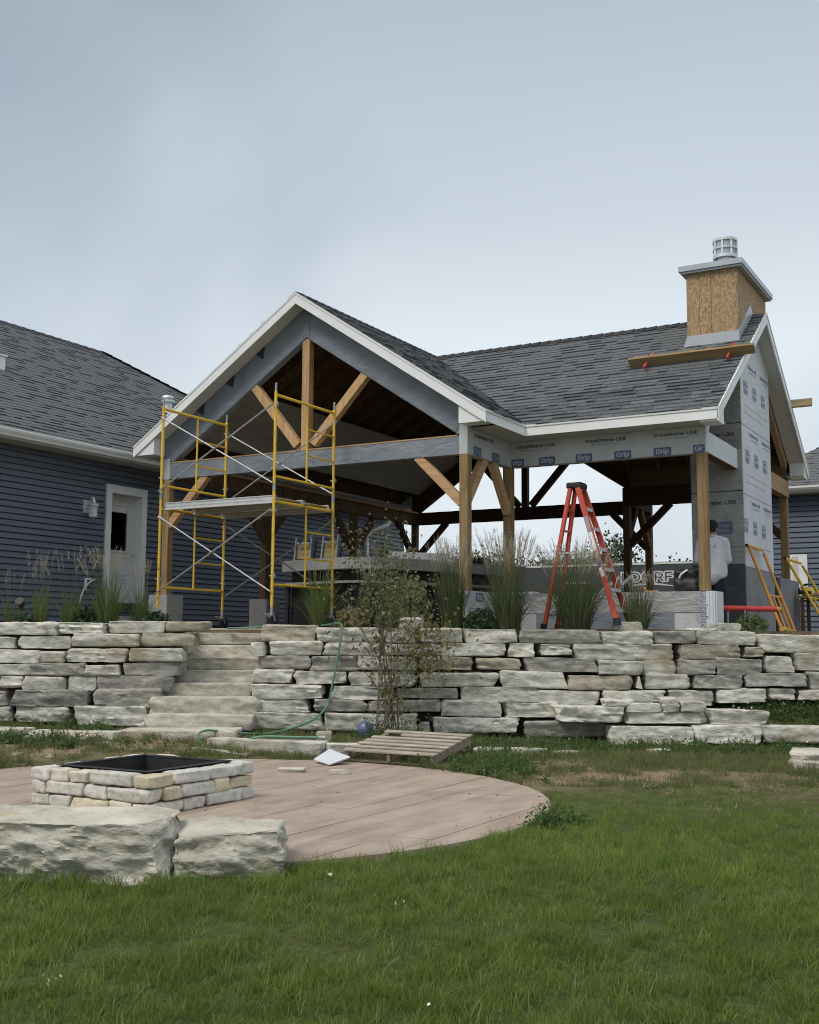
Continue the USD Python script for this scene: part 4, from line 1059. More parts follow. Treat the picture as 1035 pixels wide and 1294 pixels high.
# chimney
m = MB()
KX0, KX1, KY0, KY1, KZ = -5.035, -4.20, 18.0, 20.08, 7.47
xs_ = [KX0, KX0 + .215, KX0 + .41, KX1 - .012]
for a, b in zip(xs_[:-1], xs_[1:]):
    wbox('chimney_board', (a + .003, KY0, zb(KY0) - .15, b - .003, KY0 + .02, KZ), M['osb'])
wbox('chimney_board', (KX1 - .012, KY0 + .001, zb(KY0) - .15, KX1 + .001, KY1, KZ), M['osb'])
wbox('chimney_board', (KX0, KY0 + .021, zb(KY0) - .15, KX0 + .02, KY1, KZ), M['osb'])
wbox('chimney_board', (KX0 + .02, KY1 - .02, zb(KY1) - .15, KX1 - .013, KY1, KZ), M['osb'])
wbox('chimney_cap', (KX0 - .07, KY0 - .07, KZ, KX1 + .09, KY1 + .08, KZ + .035), M['flash'])
wbox('chimney_cap', (KX0 - .10, KY0 - .10, KZ + .035, KX1 + .11, KY1 + .11, KZ + .125), M['flash'])
zf = zb(KY0 - .06) + .014
put('flashing', MB().slab([(KX0 - .06, KY0 - .012, zf + .01), (KX1 + .02, KY0 - .012, zf + .01), (KX1 + .02, KY0 - .012, zf + .19), (KX0 - .0, KY0 - .012, zf + .19)], (0, .011, 0)), M['flash'], pav)
put('flashing', MB().slab([(KX0 - .06, KY0 - .012, zf + .005), (KX1 + .04, KY0 - .012, zf + .005), (KX1 + .04, KY0 - .10, zf - .05), (KX0 - .06, KY0 - .10, zf - .05)], (0, 0, .006)), M['flash'], pav)
put('flashing', MB().slab([(KX1 + .012, KY0 - .02, zf), (KX1 + .012, BYM - .05, ZR - .02), (KX1 + .012, BYM - .18, ZR + .13), (KX1 + .012, KY0 - .02, zf + .19)], (-.010, 0, 0)), M['flash'], pav)
fl = (-4.62, 19.0, KZ + .125)
put('flue', MB().lathe([(.17, 0), (.17, .02), (.15, .03), (.15, .42), (.10, .42)], fl, 24), M['flue'], pav, smooth=40)
cap = MB()
for z0, z1, r in ((.38, .43, .21), (.535, .56, .21), (.675, .72, .21)):
    cap.lathe([(r - .03, z0), (r, z0), (r, z1), (r - .03, z1), (r - .03, z0)], fl, 24)
cap.lathe([(.21, .72), (.17, .74), (0.001, .75)], fl, 24)
for i in range(8):
    a = i * math.pi / 4
    c = np.array(fl) + np.array([math.cos(a) * .197, math.sin(a) * .197, 0])
    cap.bar(c + [0, 0, .42], c + [0, 0, .69], .03, .018, (0, 1, 0), ch=0)
fc = put('flue_cap', cap, M['flue'], pav, smooth=40)
scr = MB().lathe([(.185, .42), (.185, .69)], fl, 24)
put('flue_screen', scr, M['flash'], pav, smooth=True)
# tall wrapped base of the rear right post
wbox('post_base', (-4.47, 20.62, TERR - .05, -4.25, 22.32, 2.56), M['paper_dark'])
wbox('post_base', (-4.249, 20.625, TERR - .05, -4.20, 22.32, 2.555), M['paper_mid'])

# ------------------------------------------------------------------ the blue house on the left
HX, HY0, HY1, HZ = -14.9, 4.0, 25.68, TERR
house = thing('blue_house', 'slate-blue sided house with grey shingle roof and white side door on the left', 'house', (HX, 14, HZ))
put('foundation', MB().box(HX - .1, HY0, HZ - .6, HX - .004, HY1, HZ + .13), M['brick_dark'], house)
put('wall', MB().box(HX - .2, HY0, HZ + .131, HX - .03, 15.015, 4.62), M['siding'], house)
put('wall', MB().box(HX - .2, 15.80, HZ + .131, HX - .03, HY1, 4.62), M['siding'], house)
put('wall', MB().box(HX - .2, 15.016, 4.12, HX - .03, 15.799, 4.62), M['siding'], house)
put('wall', MB().box(-25.1, HY1 - .2, HZ - .3, HX - .201, HY1, 4.62), M['siding'], house)
bz, eh = HZ + .10, .1045
k = 0
while bz < 4.6:
    h = eh
    spans = [(HY0, 14.865), (15.925, HY1 - .06)] if bz + h > 2.0 and bz < 4.22 else [(HY0, HY1 - .06)]
    for a, b in spans:
        put('siding_board', MB().slab([(HX - .028, a, bz + .006), (HX - .012, a, bz + .008), (HX + .022, a, bz + .017), (HX + .020, a, bz + .03), (HX + .003, a, bz + h), (HX - .028, a, bz + h)], (0, b - a, 0)), M['siding'], house)
    bz += h; k += 1
put('corner_trim', MB().box(HX - .05, HY1 - .058, HZ, HX + .022, HY1 + .02, 4.6), M['siding'], house)
for y in (10.0, 11.6, 13.2, 14.8, 16.4, 18.0, 19.6, 21.2, 22.8, 24.4):
    put('soffit_panel', MB().box(HX - .02, y - .797, 4.60, -14.50, y + .797, 4.615), M['soffit'], house)
put('fascia', MB().box(-14.50, HY0, 4.60, -14.478, HY1 + .4, 4.76), M['gutter'], house)
gut = MB().slab([(-14.476, HY0, 4.625), (-14.40, HY0, 4.625), (-14.385, HY0, 4.66), (-14.355, HY0, 4.70), (-14.345, HY0, 4.735), (-14.35, HY0, 4.748), (-14.365, HY0, 4.74), (-14.476, HY0, 4.70)], (0, HY1 + .4 - HY0, 0))
put('gutter', gut, M['gutter'], house)
HR, HZR, HEX, HEZ = -20.0, 8.40, -14.44, 4.75
hs = (HZR - HEZ) / (HEX - HR)
hn = math.sqrt(1 + hs * hs)
hw = (HEX - HR) * hn
RY = 19.70
hipd = HEX - HR
pls = [((HEX, 7.0, HEZ), (0, 1, 0), (-1 / hn, 0, hs / hn), [(0, 0), (RY + hipd - 7.0, 0), (RY - 7.0, hw), (0, hw)])]
shingle_roof(house, pls)
O, U, Vv, poly = pls[0]
O, U, Vv = map(lambda q: np.asarray(q, float), (O, U, Vv))
Nn = np.array([hs, 0, 1]) / hn
put('roof_slab', MB().slab([O + a * U + b * Vv - Nn * .006 for a, b in poly], -Nn * .05), M['ridge_cap'], house)
put('roof_slab', MB().slab([(HEX, RY + hipd, HEZ - .01), (2 * HR - HEX, RY + hipd, HEZ - .01), (HR, RY, HZR - .012)], (0, 0, -.05)), M['ridge_cap'], house)
put('roof_slab', MB().slab([(HR - .01, 7.0, HZR - .012), (HR - .01, RY, HZR - .012), (2 * HR - HEX, RY + hipd, HEZ - .01), (2 * HR - HEX, 7.0, HEZ - .01)], (0, 0, -.05)), M['ridge_cap'], house)
ridge_caps(house, (HR, 9, HZR), (HR, RY, HZR), [(.15, 0, -.15 * hs), (-.15, 0, -.15 * hs)], 40)
hd = np.array([hipd, hipd, HEZ - HZR]); 
ridge_caps(house, (HR, RY, HZR), (HEX, RY + hipd, HEZ), [(.11, -.11, -.02), (-.11, .11, -.02)], 34)
put('gable_wall', MB().slab([(HX - .3, 7.05, HZ), (-25.1, 7.05, HZ), (-25.1, 7.05, 4.62), (HR, 7.05, HZR - .1), (HX - .3, 7.05, 4.9)], (0, -.1, 0)), M['siding'], house)
# roof vents
vt = MB(); vz = HEZ + (HEX + 17.0) * hs
vt.box(-17.16, 14.05, vz - .1, -16.98, 14.24, vz + .26); vt.box(-17.19, 14.02, vz + .261, -16.95, 14.27, vz + .29)
put('roof_vent', vt, M['trim'], house)
vv2 = (-17.0, 18.76, HEZ + (HEX + 17.0) * hs)
put('roof_vent', MB().lathe([(.14, -.1), (.10, .05), (.10, .22), (.15, .23), (.15, .27), (.10, .29), (.10, .31), (.14, .33), (.12, .38), (.001, .40)], vv2, 16), M['flue'], house, smooth=40)
# side door with deep white surround
dj = MB()
dj.box(HX - .19, 14.87, 1.98, HX + .045, 15.0, 4.06); dj.box(HX - .19, 15.79, 1.98, HX + .045, 15.92, 4.06); dj.box(HX - .19, 14.87, 4.062, HX + .046, 15.92, 4.21)
put('door_surround', dj, M['trim'], house)
dd = MB()
xd = HX - .13
dd.box(xd - .04, 15.002, 2.06, xd, 15.788, 3.02); dd.box(xd - .04, 15.002, 3.88, xd, 15.788, 4.058); dd.box(xd - .04, 15.002, 3.021, xd, 15.10, 3.879); dd.box(xd - .04, 15.60, 3.021, xd, 15.788, 3.879)
door = put('door', dd, M['door'], house)
fr = MB()
for a in ((15.10, 3.0, 15.125, 3.9), (15.575, 3.0, 15.60, 3.9)):
    fr.box(xd - .01, a[0], a[1], xd + .018, a[2], a[3])
fr.box(xd - .01, 15.126, 3.0, xd + .018, 15.574, 3.03); fr.box(xd - .01, 15.126, 3.87, xd + .018, 15.574, 3.9); fr.box(xd - .022, 15.126, 3.74, xd + .004, 15.574, 3.868)
put('pane_frame', fr, M['door'], door)
put('pane', MB().box(xd - .03, 15.10, 3.021, xd - .022, 15.60, 3.879), M['glass_dark'], door)
for z0, z1 in ((2.16, 2.52), (2.58, 2.92)):
    p = MB()
    for a in ((15.12, z0, 15.14, z1), (15.60, z0, 15.62, z1)):
        p.box(xd, a[0], a[1], xd + .008, a[2], a[3])
    p.box(xd, 15.141, z0, xd + .008, 15.599, z0 + .02); p.box(xd, 15.141, z1 - .02, xd + .008, 15.599, z1)
    put('door_panel', p, M['door'], door)
put('handle', MB().lathe([(.001, 0), (.03, .005), (.032, .03), (.02, .05), (.001, .055)], (xd + .045, 15.72, 2.93), 12), M['galv'], door, smooth=True)
put('threshold', MB().box(HX - .19, 14.99, 1.965, HX + .09, 15.80, 2.055), M['black_metal'], house)
put('dim_room', MB().box(HX - 2.4, 14.2, 2.0, HX - 2.3, 17.0, 4.3).box(HX - 2.3, 14.1, 2.0, HX - .21, 14.2, 4.3).box(HX - 2.3, 17.0, 2.0, HX - .21, 17.1, 4.3).box(HX - 2.3, 14.2, 4.3, HX - .21, 17.0, 4.4).box(HX - 2.3, 14.2, 1.9, HX - .21, 17.0, 2.0), M['interior'], house)
put('door_step', MB().bar((HX + .35, 15.4, HZ), (HX + .35, 15.4, 1.80), .6, 1.3, (0, 1, 0), ch=.015), M['concrete'], house)
# wall lantern left of the door
lan = put('lantern', MB().box(HX + .005, 14.32, 3.62, HX + .03, 14.46, 3.86).tube([(HX + .03, 14.39, 3.70), (HX + .09, 14.39, 3.74), (HX + .13, 14.39, 3.86), (HX + .17, 14.39, 3.90), (HX + .20, 14.39, 3.86)], .012, 8), M['flue'], house, smooth=40)
lc = (HX + .20, 14.39, 3.5)
put('lantern_roof', MB().lathe([(.012, .40), (.02, .37), (.035, .33), (.05, .30), (.105, .255), (.11, .24), (.06, .235)], lc, 12), M['flue'], lan, smooth=35)
put('lantern_glass', MB().lathe([(.075, .235), (.062, .06), (.03, .05)], lc, 8), M['wrap_white'], lan)
lb = MB()
for i in range(6):
    a = i * math.pi / 3
    lb.tube([(lc[0] + .077 * math.cos(a), lc[1] + .077 * math.sin(a), lc[2] + .24), (lc[0] + .066 * math.cos(a), lc[1] + .066 * math.sin(a), lc[2] + .05)], .006, 6)
lb.lathe([(.066, .035), (.07, .05), (.05, .062)], lc, 12)
put('lantern_cage', lb, M['flue'], lan, smooth=40)
# white pipe outlet and its hose by the wall, downspout
hb = MB().box(HX + .01, 14.42, 2.25, HX + .05, 14.455, 2.44).box(HX + .01, 14.42, 2.44, HX + .05, 14.56, 2.47)
put('outlet_box', hb, M['board_white'], house)
put('pipe', MB().tube([(HX + .08, 14.60, 2.45), (HX + .12, 14.45, 2.40), (HX + .16, 14.28, 2.27), (HX + .2, 14.18, 2.13), (HX + .22, 14.14, 2.02)], .016, 8), M['board_white'], house, smooth=True)
ds = MB().box(HX + .02, 23.74, TERR, HX + .09, 23.84, 3.95)
ds.tube([(HX + .055, 23.79, 3.93), (HX + .07, 23.82, 4.03), (HX + .2, 23.95, 4.16), (HX + .42, 24.2, 4.30), (HX + .5, 24.3, 4.5)], .05, 10)
put('downspout', ds, M['board_white'], house, smooth=40)

# ------------------------------------------------------------------ second house behind on the right
h2 = thing('blue_house', 'blue-sided house with grey hip roof behind the pavilion at the right edge', 'house', (-3, 28.5, TERR))
N0, NX0, NX1, NZ = 28.5, -6.55, 6.0, 5.02
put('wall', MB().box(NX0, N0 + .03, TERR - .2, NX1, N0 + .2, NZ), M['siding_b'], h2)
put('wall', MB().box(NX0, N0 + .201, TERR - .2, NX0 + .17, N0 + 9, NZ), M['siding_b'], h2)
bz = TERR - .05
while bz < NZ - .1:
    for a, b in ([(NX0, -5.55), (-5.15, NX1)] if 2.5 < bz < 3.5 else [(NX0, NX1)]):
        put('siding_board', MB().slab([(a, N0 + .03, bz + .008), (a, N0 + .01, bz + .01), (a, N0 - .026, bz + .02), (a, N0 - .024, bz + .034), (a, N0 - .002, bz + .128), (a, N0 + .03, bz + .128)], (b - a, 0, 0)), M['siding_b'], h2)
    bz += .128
put('gutter', MB().slab([(NX0 - .4, N0 - .42, NZ + .02), (NX0 - .4, N0 - .50, NZ + .05), (NX0 - .4, N0 - .54, NZ + .10), (NX0 - .4, N0 - .54, NZ + .15), (NX0 - .4, N0 - .42, NZ + .15)], (NX1 - NX0 + .8, 0, 0)), M['gutter'], h2)
put('soffit', MB().box(NX0 - .4, N0 - .42, NZ, NX1 + .4, N0 + .02, NZ + .02), M['soffit'], h2)
w0 = .62
hgt = 3.4
shingle_roof(h2, [((NX0 - .45, N0 - .48, NZ + .16), (1, 0, 0), (0, 1 / math.hypot(1, w0), w0 / math.hypot(1, w0)), [(0, 0), (NX1 - NX0 + .9, 0), (NX1 - NX0 + .9, 5.4), (4.57, 5.4)])], limit=120, expo=.16)
put('roof_slab', MB().slab([(NX0 - .45, N0 - .48, NZ + .15), (NX1 + .45, N0 - .48, NZ + .15), (NX1 + .45, N0 + 4.1, NZ + .15 + 4.58 * w0), (NX0 + 4.1, N0 + 4.1, NZ + .15 + 4.58 * w0)], (0, 0, -.05)), M['ridge_cap'], h2)
put('roof_slab', MB().slab([(NX0 - .45, N0 - .48, NZ + .15), (NX0 + 4.1, N0 + 4.1, NZ + .15 + 4.58 * w0), (NX0 - .45, N0 + 9, NZ + .15)], (0, 0, -.05)), M['ridge_cap'], h2)
win = put('window', MB().box(-5.55, N0 - .05, 2.45, -5.15, N0 + .02, 3.55), M['trim'], h2)
put('pane', MB().box(-5.50, N0 - .056, 2.5, -5.36, N0 - .051, 3.5), M['soffit'], win)

# ------------------------------------------------------------------ scaffold
SX0, SX1, SYa, SYb = -11.72, -9.59, 12.85, 14.37
scf = thing('scaffold', 'yellow two-lift rolling scaffold with cross braces and plank deck before the open gable', 'scaffold', (-10.65, 13.6, TERR))
LZ0, LZ1, UZ0, UZ1 = 2.18, 3.37, 3.73, 4.915
TR = .0215


def end_frame(x, z0, z1, leg0, leg1):
    for y in (SYa, SYb):
        lg = put('frame_leg', MB().tube([(x, y, leg0), (x, y, leg1)], TR, 12), M['yellow'], scf, smooth=40)
        for z in (z0 + .12, z1 - .14):
            put('brace_stud', MB().tube([(x - .05, y, z), (x + .05, y, z)], .011, 8).box(x + .028, y - .018, z - .03, x + .04, y + .018, z + .035), M['galv'], lg)
    put('top_bar', MB().tube([(x, SYa, z1), (x, SYb, z1)], TR, 12), M['yellow'], scf, smooth=40)
    put('bottom_bar', MB().tube([(x, SYa, z0), (x, SYb, z0)], .018, 10), M['yellow'], scf, smooth=40)
    ym = SYa + .80
    put('upright', MB().tube([(x, ym, z0), (x, ym, z1)], .016, 10), M['yellow'], scf, smooth=40)
    for k in (1, 2):
        z = z0 + (z1 - z0) * k / 3 + .02
        put('rung', MB().tube([(x, ym, z), (x, SYb, z)], .0135, 8), M['yellow'], scf, smooth=40)


for x in (SX0, SX1):
    end_frame(x, LZ0, LZ1, 1.86, 3.56)
    end_frame(x, UZ0, UZ1, 3.565, 4.965)
    for y in (SYa, SYb):
        put('coupling_pin', MB().tube([(x, y, 4.94), (x, y, 5.09)], .0165, 10), M['galv'], scf, smooth=40)
        put('coupling_pin', MB().tube([(x, y, 3.52), (x, y, 3.62)], .0245, 12), M['galv'], scf, smooth=40)
        cz = TERR + .02
        cs = put('caster', MB().tube([(x, y, cz + .17), (x, y, 1.87)], .024, 10).box(x - .035, y - .03, cz + .15, x + .035, y + .03, cz + .18).slab([(x - .032, y - .02, cz + .16), (x - .032, y + .025, cz + .16), (x - .032, y + .07, cz + .08), (x - .032, y + .04, cz + .06)], (.008, 0, 0)).slab([(x + .024, y - .02, cz + .16), (x + .024, y + .025, cz + .16), (x + .024, y + .07, cz + .08), (x + .024, y + .04, cz + .06)], (.008, 0, 0)), M['galv'], scf, smooth=40)
        wv, wf = MB().lathe([(.001, -.022), (.075, -.022), (.09, -.014), (.09, .014), (.075, .022), (.001, .022)], (0, 0, 0), 18).get()
        put('wheel', (np.stack([wv[:, 2], wv[:, 0], wv[:, 1]], 1) + np.array([x, y + .055, cz + .08]), wf), M['rubber'], cs, smooth=40)
        put('brake_lever', MB().slab([(x - .03, y - .05, cz + .13), (x + .03, y - .05, cz + .13), (x + .03, y - .14, cz + .17), (x - .03, y - .14, cz + .17)], (0, 0, .012)), M['galv'], cs)
for y in (SYa - .045, SYb + .045):
    for z0, z1 in ((LZ0 - .1, LZ1 - .12), (UZ0 - .1, UZ1 - .14)):
        for a, b in (((SX0, y, z1), (SX1, y, z0)), ((SX0, y - .02, z0), (SX1, y - .02, z1))):
            put('cross_brace', MB().tube([a, b], .0125, 8), M['galv'], scf, smooth=40)
for k in range(2):                                                # deck planks with side rails and hooks
    y0 = SYa + .06 + k * .70
    pk = put('deck_plank', MB().box(SX0 + .04, y0 + .02, 3.425, SX1 - .04, y0 + .66, 3.445), M['walkboard'], scf)
    for y in (y0, y0 + .66):
        rl = MB().box(SX0 + .02, y, 3.36, SX1 - .02, y + .02, 3.46)
        rl.box(SX0 + .02, y - .008, 3.452, SX1 - .02, y + .028, 3.466); rl.box(SX0 + .02, y - .008, 3.352, SX1 - .02, y + .028, 3.366); rl.box(SX0 + .02, y - .004, 3.40, SX1 - .02, y + .024, 3.412)
        put('side_rail', rl, M['alu'], pk)
        for x in (SX0, SX1):
            put('hook', MB().box(x - .035, y - .01, 3.395, x + .05, y + .03, 3.41).box(x - .04, y - .01, 3.36, x - .03, y + .03, 3.41), M['galv'], pk)

# ------------------------------------------------------------------ red stepladder, aligned with the pavilion
lad = thing('stepladder', 'red fibreglass stepladder with black top cap standing behind the reed clumps on the wall', 'ladder', (-5.75, 14.85, TERR))
LT = np.array([-5.78, 14.88, 3.60])
yb0, yb1, yt0, yt1 = 14.60, 15.16, 14.76, 15.00
fx, bx = -5.13, -6.20


def rail(p, q, w, h, face):
    m = MB(); p, q = np.asarray(p, float), np.asarray(q, float)
    m.bar(p, q, .030, h, (1, 0, 0), ch=.003)
    for s in (-1, 1):
        o = np.array([s * h / 2 * .95, face * .014, 0])
        m.bar(p + o, q + o, .045, .007, (1, 0, 0), ch=0)
    return m


fz0, bz0 = 1.67, 1.585
tz = 3.55
for y0, y1, fc, z0 in ((yb0, yt0, 1, fz0), (yb1, yt1, -1, fz0 - .03)):
    r1 = put('front_rail', rail((fx, y0, z0), (LT[0] + .05, y1, tz), .03, .07, fc), M['ladder_red'], lad)
    put('foot', MB().bar((fx + .012, y0, z0 - .05), (fx, y0, z0 + .05), .05, .10, (1, 0, 0), ch=.006), M['rubber'], r1)
    r2 = put('rear_rail', rail((bx, y0 + .03 * fc, bz0 + .01), (LT[0] - .07, y1 + .01 * fc, tz), .03, .05, fc), M['ladder_red'], lad)
    put('foot', MB().bar((bx - .012, y0 + .03 * fc, bz0 - .02), (bx, y0 + .03 * fc, bz0 + .06), .045, .08, (1, 0, 0), ch=.006), M['rubber'], r2)
for k in range(6):
    t = (k + .62) / 6.62
    x, z = fx + (LT[0] + .05 - fx) * t, fz0 + (tz - fz0) * t
    y0, y1 = yb0 + (yt0 - yb0) * t, yb1 + (yt1 - yb1) * t
    m = MB().box(x - .045, y0 + .016, z - .012, x + .04, y1 - .016, z + .002).box(x + .033, y0 + .016, z - .045, x + .04, y1 - .016, z - .0125)
    for j in range(4):
        m.box(x - .04 + .02 * j, y0 + .02, z + .002, x - .034 + .02 * j, y1 - .02, z + .005)
    put('step', m, M['alu'], lad)
    if k in (0, 1):
        for yy, sg in ((y0, 1), (y1, -1)):
            put('knee_strut', MB().bar((x - .01, yy + sg * .02, z + .26 - .1), (x - .005, yy + sg * .15, z - .005), .02, .005, (1, 0, 0), ch=0), M['alu'], lad)
    xr, zr = bx + (LT[0] - .08 - bx) * t, bz0 + (tz - bz0) * t
    put('rear_bar', MB().box(xr - .012, y0 + .045, zr - .015, xr + .012, y1 - .045, zr + .015), M['ladder_red'] if k == 5 else M['galv'], lad)
for yy in (14.70, 15.06):
    put('spreader', MB().bar((-5.42, yy, 2.63), (-6.06, yy, 2.63), .008, .026, (0, 0, 1), ch=0), M['alu'], lad)
tc_ = put('top_cap', MB().bar((LT[0] - .115, LT[1], LT[2] - .015), (LT[0] + .095, LT[1], LT[2] - .015), .27, .07, (0, 0, 1), ch=.014).bar((LT[0] - .11, LT[1], LT[2] + .025), (LT[0] + .09, LT[1], LT[2] + .025), .24, .015, (0, 0, 1), ch=.006), M['rubber'], lad)
dirv = np.array([LT[0] + .05 - fx, yt0 - yb0, tz - fz0]); dirv /= np.linalg.norm(dirv)
for t, ln, mt in ((.60, .16, 'board_white'), (.47, .10, 'ink_grey'), (.40, .14, 'board_white'), (.42, .05, 'ink_blue'), (.72, .12, 'ink_grey')):
    c = np.array([fx, yb0 - .0165 - (.002 if mt == 'ink_blue' else 0), fz0]) + (np.array([LT[0] + .05, yt0, tz]) - np.array([fx, yb0, fz0])) * t
    put('sticker', MB().bar(c - dirv * ln, c + dirv * ln, .002, .05, (1, 0, 0), ch=0), M[mt], lad)

# ------------------------------------------------------------------ leaning frames, red bar
def lean_frame(name, label, m, x_top, x_bot, y0, y1, z_top, z_bot, mid, y_sh=0.0, feet=True):
    t = thing(name, label, 'scaffold frame', ((x_top + x_bot) / 2, (y0 + y1) / 2, z_bot))
    P = lambda a, y: np.array([x_bot + (x_top - x_bot) * a, y + y_sh * (1 - a), z_bot + (z_top - z_bot) * a])
    put('side_tube', MB().tube([P(0, y0), P(1, y0)], .024, 12), m, t, smooth=40)
    put('side_tube', MB().tube([P(0, y1), P(.97, y1)], .024, 12), m, t, smooth=40)
    put('top_tube', MB().tube([P(1, y0 - .12), P(1, y1)], .024, 12), m, t, smooth=40)
    put('end_plug', MB().tube([P(1, y0 - .15), P(1, y0 - .12)], .026, 12), M['rubber'], t, smooth=40)
    put('cross_tube', MB().tube([P(mid, y0), P(mid, y1)], .017, 10), m, t, smooth=40)
    for k in (1, 2):
        y = y0 + (y1 - y0) * k / 3
        put('ladder_tube', MB().tube([P(0.02, y), P(mid, y)], .015, 10), m, t, smooth=40)
    put('bottom_tube', MB().tube([P(.02, y0), P(.02, y1)], .017, 10), m, t, smooth=40)
    return t, P


fo, P_ = lean_frame('leaning_scaffold', 'orange steel scaffold frame leaning on the wrapped chimney shaft', M['orange'], -4.14, -3.66, 18.02, 19.0, 2.92, TERR, .42)
for a in (.27, .03):
    put('rung_sleeve', MB().tube([P_(a, 18.0), P_(a, 18.45)], .032, 12), M['yellow'], fo, smooth=40)
lean_frame('leaning_scaffold', 'bright yellow steel scaffold frame leaning on the tall grey post base at the right edge', M['yellow'], -4.13, -3.42, 20.85, 22.2, 2.90, TERR, .48)
rb = thing('steel_bar', 'red steel bar lying level between the wrapped low wall and orange frame', 'steel bar', (-4.0, 16.8, 1.9))
put('tube', MB().tube([(-4.36, 16.8, 1.905), (-3.55, 17.1, 1.895)], .042, 12), M['red_steel'], rb, smooth=40)
for x in (-4.2, -3.95):
    put('leg', MB().tube([(x, 16.85, TERR), (x, 16.85, 1.87)], .012, 8), M['galv'], rb, smooth=40)
hl = thing('power_saw', 'small yellow and black power tool on a bench behind the yellow frame', 'power tool', (-3.99, 21.95, 2.3))
bench = thing('workbench', 'low wooden trestle bench behind the yellow frame at the right edge', 'bench', (-3.4, 22.2, TERR))
put('top', MB().box(-4.15, 21.7, 2.235, -2.2, 22.4, 2.275), M['walkboard'], bench)
for x in (-4.05, -2.3):
    for y in (21.75, 22.35):
        put('leg', MB().bar((x, y, TERR), (x, y, 2.234), .06, .06, (0, 1, 0), ch=.003), M['rafter_z'], bench)
put('body', MB().lathe([(.001, 0), (.10, .01), (.13, .05), (.13, .10), (.10, .15), (.001, .17)], (-3.99, 21.95, 2.276), 16), M['yellow'], hl, smooth=40)
put('guard', MB().tube([(-4.13, 21.95, 2.30), (-4.14, 21.95, 2.39), (-4.08, 21.95, 2.47), (-3.97, 21.95, 2.49)], .022, 8).tube([(-4.1, 21.83, 2.35), (-3.9, 21.82, 2.33)], .03, 8), M['black'], hl, smooth=40)

# ------------------------------------------------------------------ roof jacks and their walkboards
wb = thing('roof_walkboard', 'long timber walkboard on two red roof brackets below the chimney', 'roof walkboard', (-4.85, 17.5, 5.9))
yk = 17.32
zk = zb(yk)
put('board', MB().bar((-5.80, yk - .02, zk + .105), (-3.80, yk - .02, zk + .105), .05, .17, (0, -.75, .66), ch=.003), M['post_x'], wb)
for x in (-5.50, -4.18):
    b = MB().bar((x, yk - .20, zk - .03), (x, yk + .30, zk - .03 + .5 * SL + .012), .035, .008, (0, -SL, 1), ch=0)
    b.bar((x, yk - .17, zk - .06), (x, yk - .10, zk + .03), .035, .012, (0, 1, .2), ch=0).bar((x, yk + .1, zk + .09), (x, yk + .08, zk + .24), .03, .012, (0, 1, 0), ch=0)
    put('bracket', b, M['red_steel'], wb)
yq = 20.98
wb2 = thing('roof_walkboard', 'end of a timber board sticking out past the rear roof edge', 'roof board', (-3.9, yq, 6.0))
put('board', MB().bar((-5.4, yq, zb(yq) + .07), (-3.62, yq, zb(yq) + .07), .05, .15, (0, .3, 1), ch=.003), M['walkboard'], wb2)

# ------------------------------------------------------------------ bar counter inside the pavilion, chairs, bag, trailer
bar = thing('bar_counter', 'curved outdoor bar counter with thick grey top under the pavilion roof', 'bar counter', (-9.7, 16, TERR))
pth = np.array([(-11.50, 15.68), (-10.6, 15.42), (-9.95, 15.30), (-9.55, 15.45), (-9.25, 15.95), (-8.95, 16.75), (-8.62, 17.75), (-8.28, 18.75)])
tt = np.gradient(pth, axis=0); tt /= np.linalg.norm(tt, axis=1, keepdims=True)
nn = np.stack([-tt[:, 1], tt[:, 0]], 1)
def ribbon(a, b, z0, z1):
    m = MB()
    for i in range(len(pth) - 1):
        q = [pth[i] + nn[i] * a, pth[i + 1] + nn[i + 1] * a, pth[i + 1] + nn[i + 1] * b, pth[i] + nn[i] * b]
        m.slab([(x, y, z0) for x, y in q], (0, 0, z1 - z0))
    return m
for i in range(len(pth) - 1):
    q = [pth[i] + nn[i] * 0 + tt[i] * .004, pth[i + 1] - tt[i + 1] * .004, pth[i + 1] + nn[i + 1] * .55 - tt[i + 1] * .004, pth[i] + nn[i] * .55 + tt[i] * .004]
    m = MB(); m.slab([(x, y, 2.56) for x, y in q], (0, 0, .185))
    put('top_slab', m, M['concrete'], bar)
put('shelf', ribbon(.05, .5, 2.33, 2.37), M['concrete'], bar)
put('cabinet', ribbon(.22, .5, TERR, 2.555), M['black_metal'], bar)
for i in range(0, len(pth), 1):
    c = pth[i] + nn[i] * .14
    put('leg', MB().bar((c[0], c[1], TERR), (c[0], c[1], 2.33), .07, .07, (0, 1, 0), ch=.004), M['black_metal'], bar)


def folded_chair(label, c, ang):
    t = thing('folding_chair', label, 'folding chair', c)
    def L(p, q, w, h, n, m):
        a = turn(np.array([p, q]), ang) + np.array(c)
        put(n, MB().bar(a[0], a[1], w, h, (0, 1, 0), ch=.002), m, t)
    for x in (-.16, .16):
        L((x, 0, 0), (x - .05, .12, .40), .03, .05, 'frame', M['galv'])
        L((x + .03, .05, 0), (x + .0, .17, .36), .025, .035, 'leg', M['black'])
    L((-.13, .02, .30), (.13, .02, .30), .25 * .1, .03, 'rail', M['alu'])
    a = turn(np.array([(-.13, .015, .03), (.13, .015, .03), (.10, .10, .29), (-.16, .10, .29)]), ang) + np.array(c)
    put('seat', MB().slab(a, (0, .01, .002)), M['walkboard'], t)
    return t


